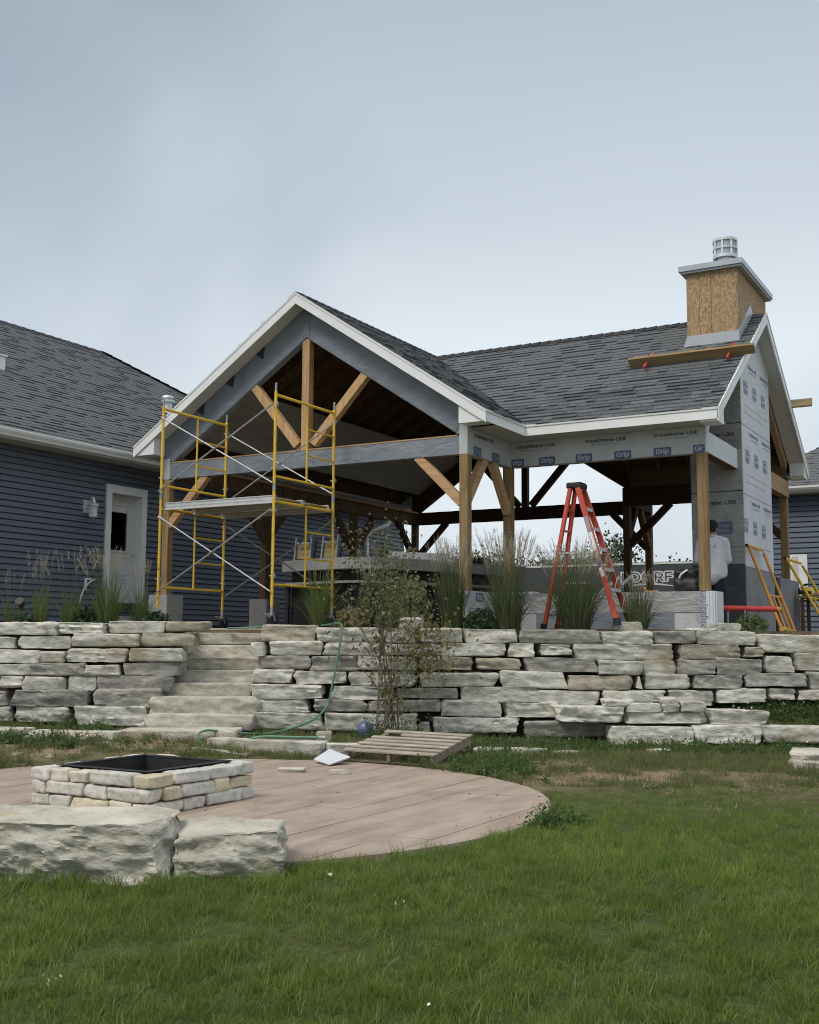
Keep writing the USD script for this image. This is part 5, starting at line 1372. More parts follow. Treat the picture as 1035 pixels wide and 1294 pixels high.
folded_chair('folded grey chair with a tan seat standing at the left end of the bar', (-11.1, 15.72, 2.746), .0)
folded_chair('folded grey chair with a tan seat on the bar nearer the middle timber post', (-10.52, 15.66, 2.746), -.1)
box_ = thing('equipment_box', 'long white box standing on the bar below the house downspout', 'box', (-9.4, 16.2, 2.75))
put('body', MB().bar((-9.62, 16.0, 2.81), (-8.95, 16.9, 2.81), .18, .12, (0, 0, 1), ch=.01), M['board_white'], box_)
put('end_cap', MB().bar((-9.67, 15.93, 2.815), (-9.621, 15.999, 2.815), .2, .14, (0, 0, 1), ch=.008), M['black'], box_)
bl = thing('tool_case', 'small black tool case on the grey bar top left of the corner post', 'tool case', (-8.7, 17.6, 2.75))
put('case', MB().bar((-8.68, 17.45, 2.795), (-8.60, 17.75, 2.795), .22, .09, (0, 0, 1), ch=.02), M['black'], bl)
put('latch', MB().box(-8.585, 17.52, 2.78, -8.57, 17.66, 2.81), M['galv'], bl)
pn = thing('foam_sheet', 'white sheet lying on the low wall beside the corner post', 'foam sheet', (-7.2, 16.1, 2.13))
put('sheet', MB().bar((-7.33, 16.1, 2.145), (-6.95, 16.1, 2.145), .22, .03, (0, 0, 1), ch=.003), M['board_white'], pn)
cooler = thing('cooler', 'small dark box with pale lid on the low wall behind the tallest reed', 'box', (-6.4, 16.2, 2.13))
put('body', MB().bar((-6.52, 16.2, 2.20), (-6.16, 16.2, 2.20), .2, .14, (0, 0, 1), ch=.01), M['black'], cooler)
put('lid', MB().bar((-6.53, 16.2, 2.285), (-6.15, 16.2, 2.285), .21, .025, (0, 0, 1), ch=.006), M['wrap_white'], cooler)
bag = thing('bag', 'black slouched work bag with a pale strap on the wrapped low wall', 'bag', (-4.85, 16.4, 2.13))
bv, bf = rough_block(.36, .22, .34, 811, edge=.03, rad=.09, amp=.03, skew=.03, topsmooth=1)
bv[:, 0] += .12 * (bv[:, 2] + .17)
put('body', (bv + np.array([-4.66, 16.28, 2.285]), bf), M['black'], bag, smooth=60)
put('strap', MB().tube([(-4.72, 16.16, 2.33), (-4.69, 16.15, 2.38), (-4.64, 16.16, 2.42), (-4.60, 16.18, 2.445)], .014, 8), M['board_white'], bag, smooth=True)
cl = thing('clamp', 'small orange clamp lying on the wrapped low wall left of the bag', 'clamp', (-5.2, 16.2, 2.13))
put('jaw', MB().bar((-5.25, 16.2, 2.145), (-5.05, 16.22, 2.145), .03, .025, (0, 0, 1), ch=.004), M['cedar_x'], cl)
put('handle', MB().tube([(-5.22, 16.2, 2.15), (-5.26, 16.21, 2.21)], .012, 8), M['orange'], cl, smooth=40)
scp = thing('scrap_metal', 'bent strip of pale metal flashing on the low wall behind the ladder', 'metal strip', (-5.75, 16.2, 2.13))
put('strip', MB().bar((-5.98, 16.22, 2.132), (-5.62, 16.22, 2.38), .05, .012, (0, 1, 0), ch=0).bar((-5.62, 16.22, 2.25), (-5.45, 16.22, 2.38), .05, .012, (0, 1, 0), ch=0), M['galv'], scp)

trl = thing('trailer', 'dark grey enclosed cargo trailer with white-edged lettering parked beyond the pavilion', 'trailer', (-11.5, 33, TERR))
TX0, TX1, TY, TZ0, TZ1 = -16.8, -8.3, 33.0, 2.10, 3.80
put('box', MB().bar((TX0, TY + 1.15, (TZ0 + TZ1) / 2 + .0), (TX1, TY + 1.15, (TZ0 + TZ1) / 2), 2.3, TZ1 - TZ0, (0, 0, 1), ch=.05), M['trailer'], trl)
put('roof_trim', MB().box(TX0, TY - .012, TZ1 - .07, TX1, TY + .03, TZ1 - .02), M['gutter'], trl)
put('skirt', MB().box(TX0, TY - .01, TZ0 - .02, TX1, TY + .02, TZ0 + .10), M['beam_x'], trl)
for x in (-13.2, -12.3):
    wv, wf = MB().lathe([(.001, -.1), (.26, -.1), (.34, -.07), (.34, .07), (.26, .1), (.001, .1)], (0, 0, 0), 20).get()
    put('wheel', (np.stack([wv[:, 0], wv[:, 2], wv[:, 1]], 1) + np.array([x, TY + .05, TERR + .34]), wf), M['rubber'], trl, smooth=40)
    put('fender', MB().bar((x - .42, TY, 2.34), (x + .42, TY, 2.34), .26, .05, (0, 0, 1), ch=.01), M['galv'], trl)
put('lettering_outline', frame_text('LDORF', .27, (-10.62, TY - .006, 3.22), (1, 0, 0), (0, 0, 1), .002, True, width=1.62), M['ink_white'], trl)
v_, f_ = frame_text('LDORF', .27, (-10.62, TY - .008, 3.22), (1, 0, 0), (0, 0, 1), .002, True, width=1.62)
lo = MB()
for k, (dx, dz) in enumerate([(-.025, -.025), (.025, -.025), (-.025, .025), (.025, .025), (0, .03), (0, -.03), (.03, 0), (-.03, 0)]):
    lo.add(v_ + np.array([dx, .003 - .0004 * k, dz]), f_)
put('lettering_outline', lo, M['ink_white'], trl)
put('lettering', frame_text('LDORF', .265, (-10.62, TY - .011, 3.223), (1, 0, 0), (0, 0, 1), .002, False, width=1.56), M['trailer'], trl)
sw = MB()
for i in range(12):
    a, b = i / 12, (i + 1) / 12
    z = lambda t: 3.03 + .08 * math.sin(math.pi * t)
    sw.slab([(-11.5 + 1.9 * a, TY - .008, z(a)), (-11.5 + 1.9 * b, TY - .008, z(b)), (-11.5 + 1.9 * b, TY - .008, z(b) + .05 * math.sin(math.pi * max(b, .02)) + .008), (-11.5 + 1.9 * a, TY - .008, z(a) + .05 * math.sin(math.pi * max(a, .02)) + .008)], (0, -.002, 0))
put('swoosh', sw, M['ink_white'], trl)

# ------------------------------------------------------------------ the man at work
def hull(a, ra, b, rb):
    s1 = m3.Manifold.sphere(ra, 20).translate(list(map(float, a))); s2 = m3.Manifold.sphere(rb, 20).translate(list(map(float, b)))
    return m3.Manifold.batch_hull([s1, s2])


def chain(js):
    return [hull(a, ra, b, rb) for (a, ra), (b, rb) in zip(js[:-1], js[1:])]


def fuse(parts, ref=.018, it=8):
    u = m3.Manifold.batch_boolean(parts, m3.OpType.Add).refine_to_length(ref).to_mesh()
    t = trimesh.Trimesh(u.vert_properties[:, :3], u.tri_verts, process=True)
    trimesh.smoothing.filter_taubin(t, lamb=.5, nu=.53, iterations=it)
    return np.array(t.vertices), np.array(t.faces)


man = thing('person', 'person in pale long-sleeved shirt, navy trousers and dark cap, back turned, at the chimney shaft', 'person', (-4.60, 17.2, TERR))
MX = np.array([-4.60, 17.28, TERR]) + RH * .085
A = lambda x, y, z: MX + np.array([x * .90, y * .94, z])                       # he faces +y, slightly to the left
body = []
for s in (-1, 1):
    body += chain([(A(.10 * s, 0, .88), .095), (A(.11 * s, .03, .48), .06), (A(.11 * s, -.01, .08), .042)])
    body += chain([(A(.11 * s, -.02, .045), .045), (A(.115 * s, .15, .03), .032)])
body += chain([(A(0, 0, .92), .135), (A(0, .01, 1.15), .135), (A(0, .0, 1.33), .14), (A(0, .02, 1.42), .08), (A(-.01, .05, 1.53), .055)])
for s in (-1, 1):
    body += chain([(A(.0, 0, 1.36), .10), (A(.175 * s, 0, 1.36), .072)])
body += chain([(A(.185, 0, 1.35), .062), (A(.21, .03, 1.08), .047), (A(.08, .25, 1.03), .036), (A(.03, .29, 1.04), .03)])
body += chain([(A(-.185, 0, 1.35), .062), (A(-.24, .02, 1.09), .047), (A(-.17, .24, 1.02), .036), (A(-.13, .28, 1.03), .03)])
body += [m3.Manifold.sphere(1, 32).scale([.076, .095, .112]).translate(list(A(-.015, .075, 1.60)))]
body += [m3.Manifold.sphere(1, 20).scale([.012, .02, .018]).translate(list(A(-.015, .170, 1.585)))]
for s in (-1, 1):
    body += [m3.Manifold.sphere(1, 20).scale([.012, .02, .03]).translate(list(A(-.015 + .077 * s, .065, 1.59)))]
for hx, hy, sg in ((.03, .29, 1), (-.13, .28, -1)):               # hands closed on the work
    body += chain([(A(hx, hy, 1.04), .028), (A(hx - .01 * sg, hy + .06, 1.045), .026)])
    for k in range(4):
        o = -.027 + .018 * k
        body += chain([(A(hx + o, hy + .07, 1.05), .0095), (A(hx + o, hy + .105, 1.045), .009), (A(hx + o, hy + .11 - .003 * k, 1.015), .008)])
    body += chain([(A(hx + .03 * sg, hy + .03, 1.05), .010), (A(hx + .035 * sg, hy + .075, 1.03), .009)])
bd = put('body', fuse(body, .016), M['skin'], man, smooth=True)
legs = []
for s in (-1, 1):
    legs += chain([(A(.095 * s, 0, .93), .125), (A(.11 * s, .02, .50), .088), (A(.11 * s, -.01, .10), .075)])
legs += chain([(A(-.06, 0, .94), .13), (A(.06, 0, .94), .13)])
put('trousers', fuse(legs, .02), M['trousers'], man, smooth=True)
shoe = []
for s in (-1, 1):
    shoe += chain([(A(.11 * s, -.04, .055), .052), (A(.115 * s, .17, .04), .040)])
put('shoes', fuse(shoe, .015), M['black'], man, smooth=True)
sh = chain([(A(0, 0, .86), .175), (A(0, .0, 1.10), .165), (A(0, -.005, 1.30), .165)])
for s in (-1, 1):
    sh += chain([(A(.06 * s, 0, .88), .16), (A(.07 * s, 0, 1.12), .15), (A(.085 * s, 0, 1.30), .135)])
    sh += chain([(A(0, .01, 1.40), .085), (A(.19 * s, 0, 1.36), .082)])
sh += chain([(A(.19, 0, 1.355), .086), (A(.225, .03, 1.09), .075), (A(.12, .21, 1.035), .055)])
sh += chain([(A(-.19, 0, 1.355), .086), (A(-.255, .02, 1.10), .075), (A(-.19, .20, 1.025), .055)])
sh += chain([(A(0, .012, 1.41), .085), (A(-.004, .03, 1.455), .070)])
sv, sf = fuse(sh, .018, 10)
sv = sv + (meshkit.fbm(sv * 9, 3, 5)[:, None] - .5) * .022 * np.array([1, 1, .2])
put('shirt', (sv, sf), M['shirt'], man, smooth=True)
pr_ = MB()                                                        # script print between the shoulders
for t in np.linspace(0, 1, 3):
    pts = [A(-.10 + .20 * k / 14, -.172 + .01 * abs(k - 7) / 7, 1.275 - .045 * t + .012 * math.sin(k * 2.1 + t * 3) + .02 * (k / 14)) for k in range(15)]
    pr_.tube(pts[:15 - int(4 * t)], .0035, 5)
put('shirt_print', pr_, M['ink_black'], man)
hat = [m3.Manifold.sphere(1, 32).scale([.088, .108, .095]).translate(list(A(-.015, .065, 1.632)))]
hat += chain([(A(-.05, .15, 1.63), .014), (A(-.04, .23, 1.615), .010)]) + chain([(A(.02, .15, 1.63), .014), (A(.01, .23, 1.615), .010)]) + chain([(A(-.05, .2, 1.622), .012), (A(.02, .2, 1.622), .012)])
hat += chain([(A(-.045, .02, 1.55), .045), (A(.015, .02, 1.55), .045)])
put('cap', fuse(hat, .014, 5), M['hair'], man, smooth=True)

# ------------------------------------------------------------------ pallet, board, hoses, ball, spotlight
pal = thing('pallet', 'weathered grey wooden pallet lying on the patio edge below the leafy shrub', 'pallet', W(.05, 12.3, .15))
c0, c1, c2 = W(.26, 11.75, PZ + .005), W(.70, 12.85, .24), W(-.66, 11.95, PZ + .005)
e1 = (c1 - c0); e2 = c2 - c0
L1 = 1.22
e1n = e1 / np.linalg.norm(e1); e2n = e2 - e1n * (e2 @ e1n); e2n /= np.linalg.norm(e2n); nz = np.cross(e1n, e2n); nz = nz if nz[2] > 0 else -nz
WD = 1.02
for k in range(3):
    o = c0 + e2n * (.02 + (WD - .06) * k / 2) + nz * .05
    put('stringer', MB().bar(o, o + e1n * L1, .038, .09, nz, ch=.003), M['pallet_dark'], pal)
pos = np.linspace(.045, L1 - .045, 7)
for k, p in enumerate(pos):
    o = c0 + e1n * p + nz * (.095 + .009 + .0015 * (k % 3))
    a, b = o - e2n * .015, o + e2n * (WD + .005 - (.28 if k == 5 else 0))
    put('top_board', MB().bar(a, b, .086 if k % 3 else .115, .017, nz, ch=.002), M['pallet'], pal)
for p in (.06, L1 / 2, L1 - .06):
    o = c0 + e1n * p - nz * .004
    put('bottom_board', MB().bar(o, o + e2n * WD, .09, .016, nz, ch=.002), M['pallet_dark'], pal)
wpan = thing('white_board', 'white square board tilted against the left corner of the pallet', 'board', W(-.87, 12.0, PZ))
q = [W(-.99, 12.0, PZ + .03), W(-.80, 11.68, PZ + .012), W(-.60, 11.86, PZ + .07), W(-.84, 12.22, PZ + .115)]
put('sheet', MB().slab(q, (0, 0, .012)), M['wrap_white'], wpan)


def spline(p, n=12):
    p = np.asarray(p, float); out = []
    q = np.vstack([2 * p[0] - p[1], p, 2 * p[-1] - p[-2]])
    for i in range(1, len(q) - 2):
        for t in np.linspace(0, 1, n, endpoint=False):
            out.append(.5 * ((2 * q[i]) + (-q[i - 1] + q[i + 1]) * t + (2 * q[i - 1] - 5 * q[i] + 4 * q[i + 1] - q[i + 2]) * t * t + (-q[i - 1] + 3 * q[i] - 3 * q[i + 1] + q[i + 2]) * t ** 3))
    return np.array(out + [p[-1]])


hp = [W(-2.6, 16.2, 1.56), W(-1.9, 15.9, 1.585), W(-1.2, 15.5, 1.60), W(-.93, 15.10, 1.63), W(-.89, 14.96, 1.52), W(-.93, 14.92, 1.2), W(-1.0, 14.86, .8), W(-1.06, 14.80, .55), W(-1.25, 14.6, .37), W(-1.7, 14.35, .24), W(-2.15, 14.15, .25), W(-2.45, 13.9, .30), W(-2.50, 13.6, .25), W(-2.3, 13.1, .16), W(-2.0, 12.85, .19), W(-1.7, 12.85, .31), W(-1.25, 12.82, .315), W(-.98, 12.80, .315)]
hs_ = thing('garden_hose', 'long green garden hose hanging down the wall and looping beside the steps', 'garden hose', W(-1.5, 14, .3))
put('tube', MB().tube(spline(hp), .014, 8), M['hose'], hs_, smooth=True)
put('coupling', MB().tube([W(-1.0, 12.80, .315), W(-.93, 12.80, .315)], .021, 10), M['galv'], hs_, smooth=40)
hp2 = [W(4.28, 12.05, .235), W(4.45, 12.05, .245), W(4.62, 12.03, .225), W(4.80, 11.95, .14), W(5.1, 11.8, .06), W(5.8, 11.6, .03)]
h2_ = thing('garden_hose', 'short end of green hose draped over the white boulder at the right edge', 'garden hose', W(4.5, 12, .2))
put('tube', MB().tube(spline(hp2), .015, 8), M['hose'], h2_, smooth=True)
put('coupling', MB().tube([W(4.22, 12.05, .232), W(4.29, 12.05, .236)], .021, 10), M['galv'], h2_, smooth=40)
dk = MB().tube(spline([W(-1.98, 12.7, .30), W(-2.02, 12.68, .25), W(-2.08, 12.66, .18)]), .012, 6)
gb = thing('gazing_ball', 'blue glazed ball on the ground at the foot of the wall behind the pallet', 'ball', W(-.55, 14.62, .26))
put('ball', trimesh.creation.icosphere(3, .105).apply_translation(W(-.55, 14.62, .27)), M['blue_ball'], gb, smooth=True)
put('collar', MB().lathe([(.05, 0), (.06, .01), (.05, .03)], W(-.55, 14.62, .16), 16), M['black_metal'], gb, smooth=40)
sp = W(-5.55, 16.2, TERR)
spot = thing('garden_spotlight', 'black garden spotlight on a stake in the bed by the blue house', 'garden light', sp)
put('stake', MB().tube([sp, sp + [0, 0, .26]], .012, 8), M['black'], spot, smooth=40)
put('head', MB().tube([sp + [.0, -.02, .30], sp + [.03, -.07, .335], sp + [.05, -.11, .36]], [.05, .06, .062], 14), M['black'], spot, smooth=40)

# ------------------------------------------------------------------ plants
def blades(base, tip, width, sag, seg=4, rng=RNG, taper=1.0):
    """Arched leaf blades from base to tip points (n x 3); sag pulls their ends outwards and down."""
    n = len(base)
    t = np.linspace(0, 1, seg + 1)
    d = tip - base
    ctrl = base + d * .5 + np.stack([0 * sag, 0 * sag, sag], 1) - d * np.array([.22, .22, 0])
    P = ((1 - t) ** 2)[None, :, None] * base[:, None] + (2 * t * (1 - t))[None, :, None] * ctrl[:, None] + (t ** 2)[None, :, None] * tip[:, None]
    side = np.stack([-d[:, 1], d[:, 0], 0 * d[:, 0]], 1) + rng.normal(0, .3, (n, 3)) * np.linalg.norm(d, axis=1, keepdims=True) * .6
    side /= np.linalg.norm(side, axis=1, keepdims=True) + 1e-9
    w = np.broadcast_to(width, (n,))[:, None] * (1 - t[None] ** 1.8 * taper) * .5
    L, Rr = P - side[:, None] * w[..., None], P + side[:, None] * w[..., None]
    v = np.stack([L, Rr], 2).reshape(n, -1, 3)
    k = 2 * (seg + 1)
    f = np.concatenate([[[2 * i, 2 * i + 1, 2 * i + 3], [2 * i, 2 * i + 3, 2 * i + 2]] for i in range(seg)])
    F = (np.arange(n) * k)[:, None, None] + f[None]
    return v.reshape(-1, 3), F.reshape(-1, 3)


def leaf_quads(c, size, rng, updir=.3, long=1.7):
    """Small pointed leaves at the points c."""
    n = len(c)
    a = rng.normal(0, 1, (n, 3)); a[:, 2] += updir; a /= np.linalg.norm(a, axis=1, keepdims=True)
    b = np.cross(a, rng.normal(0, 1, (n, 3))); b /= np.linalg.norm(b, axis=1, keepdims=True) + 1e-9
    s = (size * rng.uniform(.6, 1.3, n))[:, None]
    nrm = np.cross(a, b)
    p0, p1, p2, p3 = c - a * s * long * .5, c + b * s * .5 + nrm * s * .12, c + a * s * long * .5, c - b * s * .5 + nrm * s * .12
    v = np.stack([p0, p1, p2, p3], 1).reshape(-1, 3)
    i = np.arange(n)[:, None] * 4
    return v, np.vstack([i + [0, 1, 2], i + [0, 2, 3]])


def reed(name, label, s, d, h, r0, nb, ns, lean=(0, 0), mats=('reed', 'plume'), seed=0, blade_h=.62, spread=.5, z=TERR, pl=.28, stem_spread=.30, group=None):
    g = np.random.default_rng(seed)
    o = W(s, d, z - .02)
    t = thing(name, label, 'ornamental grass', o, 'ornamental grasses along the top of the wall')
    ang, rr = g.uniform(0, 2 * np.pi, nb), r0 * np.sqrt(g.uniform(0, 1, nb))
    b = o + np.stack([np.cos(ang) * rr, np.sin(ang) * rr, 0 * rr], 1)
    a2 = ang + g.normal(0, .5, nb)
    out = g.uniform(.1, 1, nb) ** 1.3 * spread * h
    hh = h * blade_h * g.uniform(.55, 1.15, nb) * (1 - .35 * (out / (spread * h)) ** 2)
    tip = b + np.stack([np.cos(a2) * out, np.sin(a2) * out, hh], 1) + np.array([*lean, 0]) * hh[:, None]
    put('foliage', blades(b, tip, g.uniform(.007, .013, nb), hh * .30, 4, g), M[mats[0]], t, smooth=True)
    if ns:
        ang = g.uniform(0, 2 * np.pi, ns); rr = r0 * .8 * np.sqrt(g.uniform(0, 1, ns))
        b = o + np.stack([np.cos(ang) * rr, np.sin(ang) * rr, 0 * rr], 1)
        out = g.uniform(0, 1, ns) * stem_spread * h
        hh = h * g.uniform(.74, 1.0, ns)
        dirs = np.stack([np.cos(ang) * out, np.sin(ang) * out, hh], 1) + np.array([*lean, 0]) * hh[:, None]
        put('stems', blades(b, b + dirs, np.full(ns, .0055), hh * .06, 3, g, taper=.4), M['reed_old'], t, smooth=True)
        # plumes: narrow sprays of fine bristles along the top of every stem
        K = 20
        u = g.uniform(1 - pl, 1.0, (ns, K))
        P = b[:, None] * (1 - u[..., None]) + (b + dirs)[:, None] * u[..., None] + np.array([0, 0, 1.]) * (hh[:, None] * .06 * 2 * u * (1 - u))[..., None]
        P -= dirs[:, None] * np.array([.22, .22, 0]) * (2 * u * (1 - u))[..., None]
        P = P.reshape(-1, 3)
        sp_ = g.normal(0, .5, (len(P), 3)); sp_[:, 2] = np.abs(sp_[:, 2]) * .6 + 1.1
        ln = g.uniform(.03, .07, len(P)) * np.clip(h, .7, 1.3)
        prof = (np.sin(np.clip((u.reshape(-1) - (1 - pl)) / pl, 0, 1) * np.pi) * .8 + .25)
        sp_ = sp_ / np.linalg.norm(sp_, axis=1, keepdims=True) * (ln * prof)[:, None]
        put('plumes', blades(P, P + sp_, np.full(len(P), .0045), 0 * ln, 1, g, taper=.6), M[mats[1]], t)
    return t


G = 'feather reed grasses along the top of the wall'
reed('reed_grass', 'thin short reed grass at the far left edge before the blue siding', -5.60, 15.9, .85, .10, 60, 9, seed=1, mats=('reed', 'plume_old'), spread=.45)
reed('reed_grass', 'slim upright reed grass with drooping tan plumes right of the garden spotlight', -5.13, 15.7, 1.10, .085, 110, 16, lean=(.06, .0), seed=2, spread=.30, mats=('reed', 'plume_old'), blade_h=.60)
reed('reed_grass', 'airy reed grass with wide pale plumes between the spotlight and the door', -4.70, 15.7, 1.16, .11, 120, 15, seed=3, spread=.34, mats=('reed', 'plume_old'), stem_spread=.42, blade_h=.50)
reed('reed_grass', 'largest tan-plumed reed grass, in front of the white side door', -4.17, 15.65, 1.20, .12, 210, 30, seed=4, spread=.42, blade_h=.66, stem_spread=.34)
reed('reed_grass', 'dark green reed grass between the door and the scaffold leg', -3.78, 15.9, 1.04, .10, 120, 14, lean=(.03, 0), seed=5, spread=.42)
reed('reed_grass', 'bright green plumeless grass clump beneath the right end of the scaffold', -1.24, 15.6, .92, .11, 190, 6, seed=6, spread=.62, blade_h=1.0)
reed('reed_grass', 'dense tall reed grass right behind the leafy shrub at the corner of the wrapped wall', .60, 15.62, 1.34, .15, 400, 110, lean=(-.06, .02), seed=7, spread=.24, mats=('reed_old', 'plume_old'), stem_spread=.24, blade_h=.74)
reed('reed_grass', 'thin reed grass left of the leafy shrub on the wall', -.62, 15.7, 1.05, .08, 60, 16, seed=17, spread=.30, mats=('reed_old', 'plume_old'))
reed('reed_grass', 'tallest reed grass with plumes crossing the second timber post', 1.36, 15.45, 1.40, .17, 420, 130, lean=(-.02, 0), seed=8, spread=.50, mats=('reed_old', 'plume_old'), stem_spread=.30, blade_h=.66)
reed('reed_grass', 'broad arching reed grass in front of the ladder legs', 2.28, 15.45, 1.26, .20, 540, 170, lean=(0, 0), seed=9, spread=.70, mats=('reed_old', 'plume_old'), stem_spread=.46, blade_h=.74)
reed('reed_grass', 'small reed grass right of the ladder before the wrapped low wall', 3.16, 15.5, .90, .12, 260, 36, seed=10, spread=.58, mats=('reed_old', 'plume_old'), blade_h=.72)


def shrub_mass(name, label, s, d, z, rx, rz, n, mat, seed, size=.035, cat='shrub', stems=6, flat=.55):
    g = np.random.default_rng(seed)
    o = W(s, d, z)
    t = thing(name, label, cat, o)
    p = g.normal(0, 1, (n, 3)); p /= np.linalg.norm(p, axis=1, keepdims=True)
    p *= (g.uniform(.25, 1, n) ** .45)[:, None]
    lump = .72 + .55 * meshkit.fbm(p * 2.3 + seed, 3, seed)
    p = p * lump[:, None] * np.array([rx, rx, rz]); p[:, 2] = np.abs(p[:, 2]) * (1 - .0) 
    put('foliage', leaf_quads(o + p, np.full(n, size), g, .5, 2.0), M[mat], t)
    m = MB()
    for k in range(stems):
        a = g.uniform(0, 2 * np.pi); e = np.array([math.cos(a) * rx * .6, math.sin(a) * rx * .6, rz * .75])
        m.tube([o, o + e * [.4, .4, .6], o + e], [.012, .009, .004], 6)
    put('stems', m, M['bark'], t, smooth=True)
    return t


shrub_mass('dwarf_pine', 'dark green low mound of needles at the foot of the wrapped corner wall', .98, 15.4, TERR, .24, .27, 1500, 'leaf_dark', 41, .030)
shrub_mass('bed_plant', 'low bluish leafy plant by the siding left of the door reed', -4.48, 15.75, TERR, .24, .26, 420, 'leaf_dark', 42, .045, 'bed plant')
shrub_mass('bed_plant', 'dark low leafy plant at the scaffold wheel by the concrete pier', -3.52, 15.6, TERR, .24, .20, 520, 'leaf_dark', 43, .04, 'bed plant')
shrub_mass('bed_plant', 'sparse low plant at the left edge beside the garden spotlight', -5.35, 15.65, TERR, .17, .18, 160, 'leaf_dark', 44, .04, 'bed plant')
shrub_mass('bed_plant', 'brownish low plant mound beneath the bar right of the bright grass clump', -.80, 15.75, TERR, .26, .30, 520, 'leaf_olive', 45, .04, 'bed plant')
shrub_mass('bed_plant', 'small light green weedy plant below the red steel bar', 4.72, 15.6, TERR, .24, .22, 420, 'weed_b', 46, .035, 'bed plant')
shrub_mass('bed_plant', 'leafy weed at the left edge at the foot of the left wall', -5.45, 14.55, .30, .2, .42, 220, 'leaf_olive', 47, .05, 'bed plant')
shrub_mass('bed_plant', 'leafy bush behind the tall shrub on top of the wall', -.05, 15.85, TERR, .42, .72, 1500, 'leaf_shrub', 48, .048, 'shrub')


def leafy_shrub(seed=5):
    g = np.random.default_rng(seed)
    o = W(-.27, 14.50, .20)
    t = thing('leafy_shrub', 'tall sparse leafy shrub with bare grey stems growing before the middle wall', 'shrub', o)
    st, leaves, sizes, olive = MB(), [], [], []
    specs = [(-.42, .05, 2.42), (-.20, .10, 2.15), (-.05, .0, 2.50), (.10, .05, 2.05), (.22, -.05, 2.3), (.42, .0, 1.75), (.62, .05, 1.35), (-.62, .0, 1.75), (-.85, .05, 1.25), (.35, -.1, 1.1), (.80, 0, 1.05), (-.35, -.1, 1.4), (.05, .1, 2.28)]
    for i, (dx, dy, h) in enumerate(specs):
        b0 = o + RH * g.uniform(-.16, .16) + FH * g.uniform(-.08, .08)
        e = o + RH * dx * 1.0 + FH * dy + np.array([0, 0, h])
        mid = b0 * .5 + e * .5 + RH * (-dx * .22) + np.array([0, 0, .05])
        q = spline([b0, mid, e], 7)
        st.tube(q, np.linspace(.0095, .0025, len(q)), 6)
        for k in range(3, len(q)):
            for rep in range(2):
                if g.random() < .55:
                    f = k / len(q)
                    tw = RH * g.normal(0, .19) + FH * g.normal(0, .12) + np.array([0, 0, g.uniform(.05, .22)])
                    if f < .4:
                        tw *= .6
                    p2 = q[k] + tw
                    st.tube([q[k], q[k] + tw * .5 + [0, 0, .015], p2], [.0035, .0025, .0012], 5)
                    hi = np.clip((q[k][2] - .3) / 1.9, 0, 1)
                    n = int(g.integers(4, 10) * (.45 + .9 * hi))
                    u = g.uniform(.2, 1.05, n)[:, None]
                    leaves.append(q[k] + tw * u + g.normal(0, .028, (n, 3)))
                    ol = (dx > .25) and (q[k][2] < 1.75)
                    olive.append(np.full(n, ol))
        if h > 1.9:                                               # fuller heads
            n = 75
            c = g.normal(0, 1, (n, 3)) * np.array([.13, .13, .24]) + e - [0, 0, .12]
            leaves.append(c); olive.append(np.zeros(n, bool))
    n = 620                                                       # right-hand olive mass low over the wall
    c = o + RH * g.normal(.50, .20, (n, 1)) + FH * g.normal(-.05, .10, (n, 1)) + np.array([0, 0, 1.]) * (1.05 + g.normal(0, .24, (n, 1)))
    leaves.append(c[:, :]); olive.append(np.ones(n, bool))
    n = 620
    c = o + RH * g.normal(.02, .27, (n, 1)) + FH * g.normal(.02, .14, (n, 1)) + np.array([0, 0, 1.]) * (1.78 + g.normal(0, .24, (n, 1)))
    leaves.append(c); olive.append(np.zeros(n, bool))
    n = 150
    c = o + RH * g.normal(.1, .22, (n, 1)) + FH * g.normal(-.05, .10, (n, 1)) + np.array([0, 0, 1.]) * (.08 + np.abs(g.normal(0, .13, (n, 1))))
    leaves.append(c); olive.append(np.zeros(n, bool))
    L, O = np.vstack(leaves), np.concatenate(olive)
    put('stems', st, M['bark'], t, smooth=True)
    put('foliage', leaf_quads(L[~O], np.full((~O).sum(), .032), g, .3, 1.9), M['leaf_shrub'], t)
    put('foliage', leaf_quads(L[O], np.full(O.sum(), .034), g, .3, 1.9), M['leaf_olive'], t)
    fl_ = np.array([W(.03, 14.35, .86), W(.07, 14.35, .90), W(-.32, 14.4, 1.75)])
    put('blossom', leaf_quads(np.repeat(fl_, 6, 0) + g.normal(0, .012, (18, 3)), np.full(18, .022), g, .3, 1.2), M['board_white'], t)


leafy_shrub()

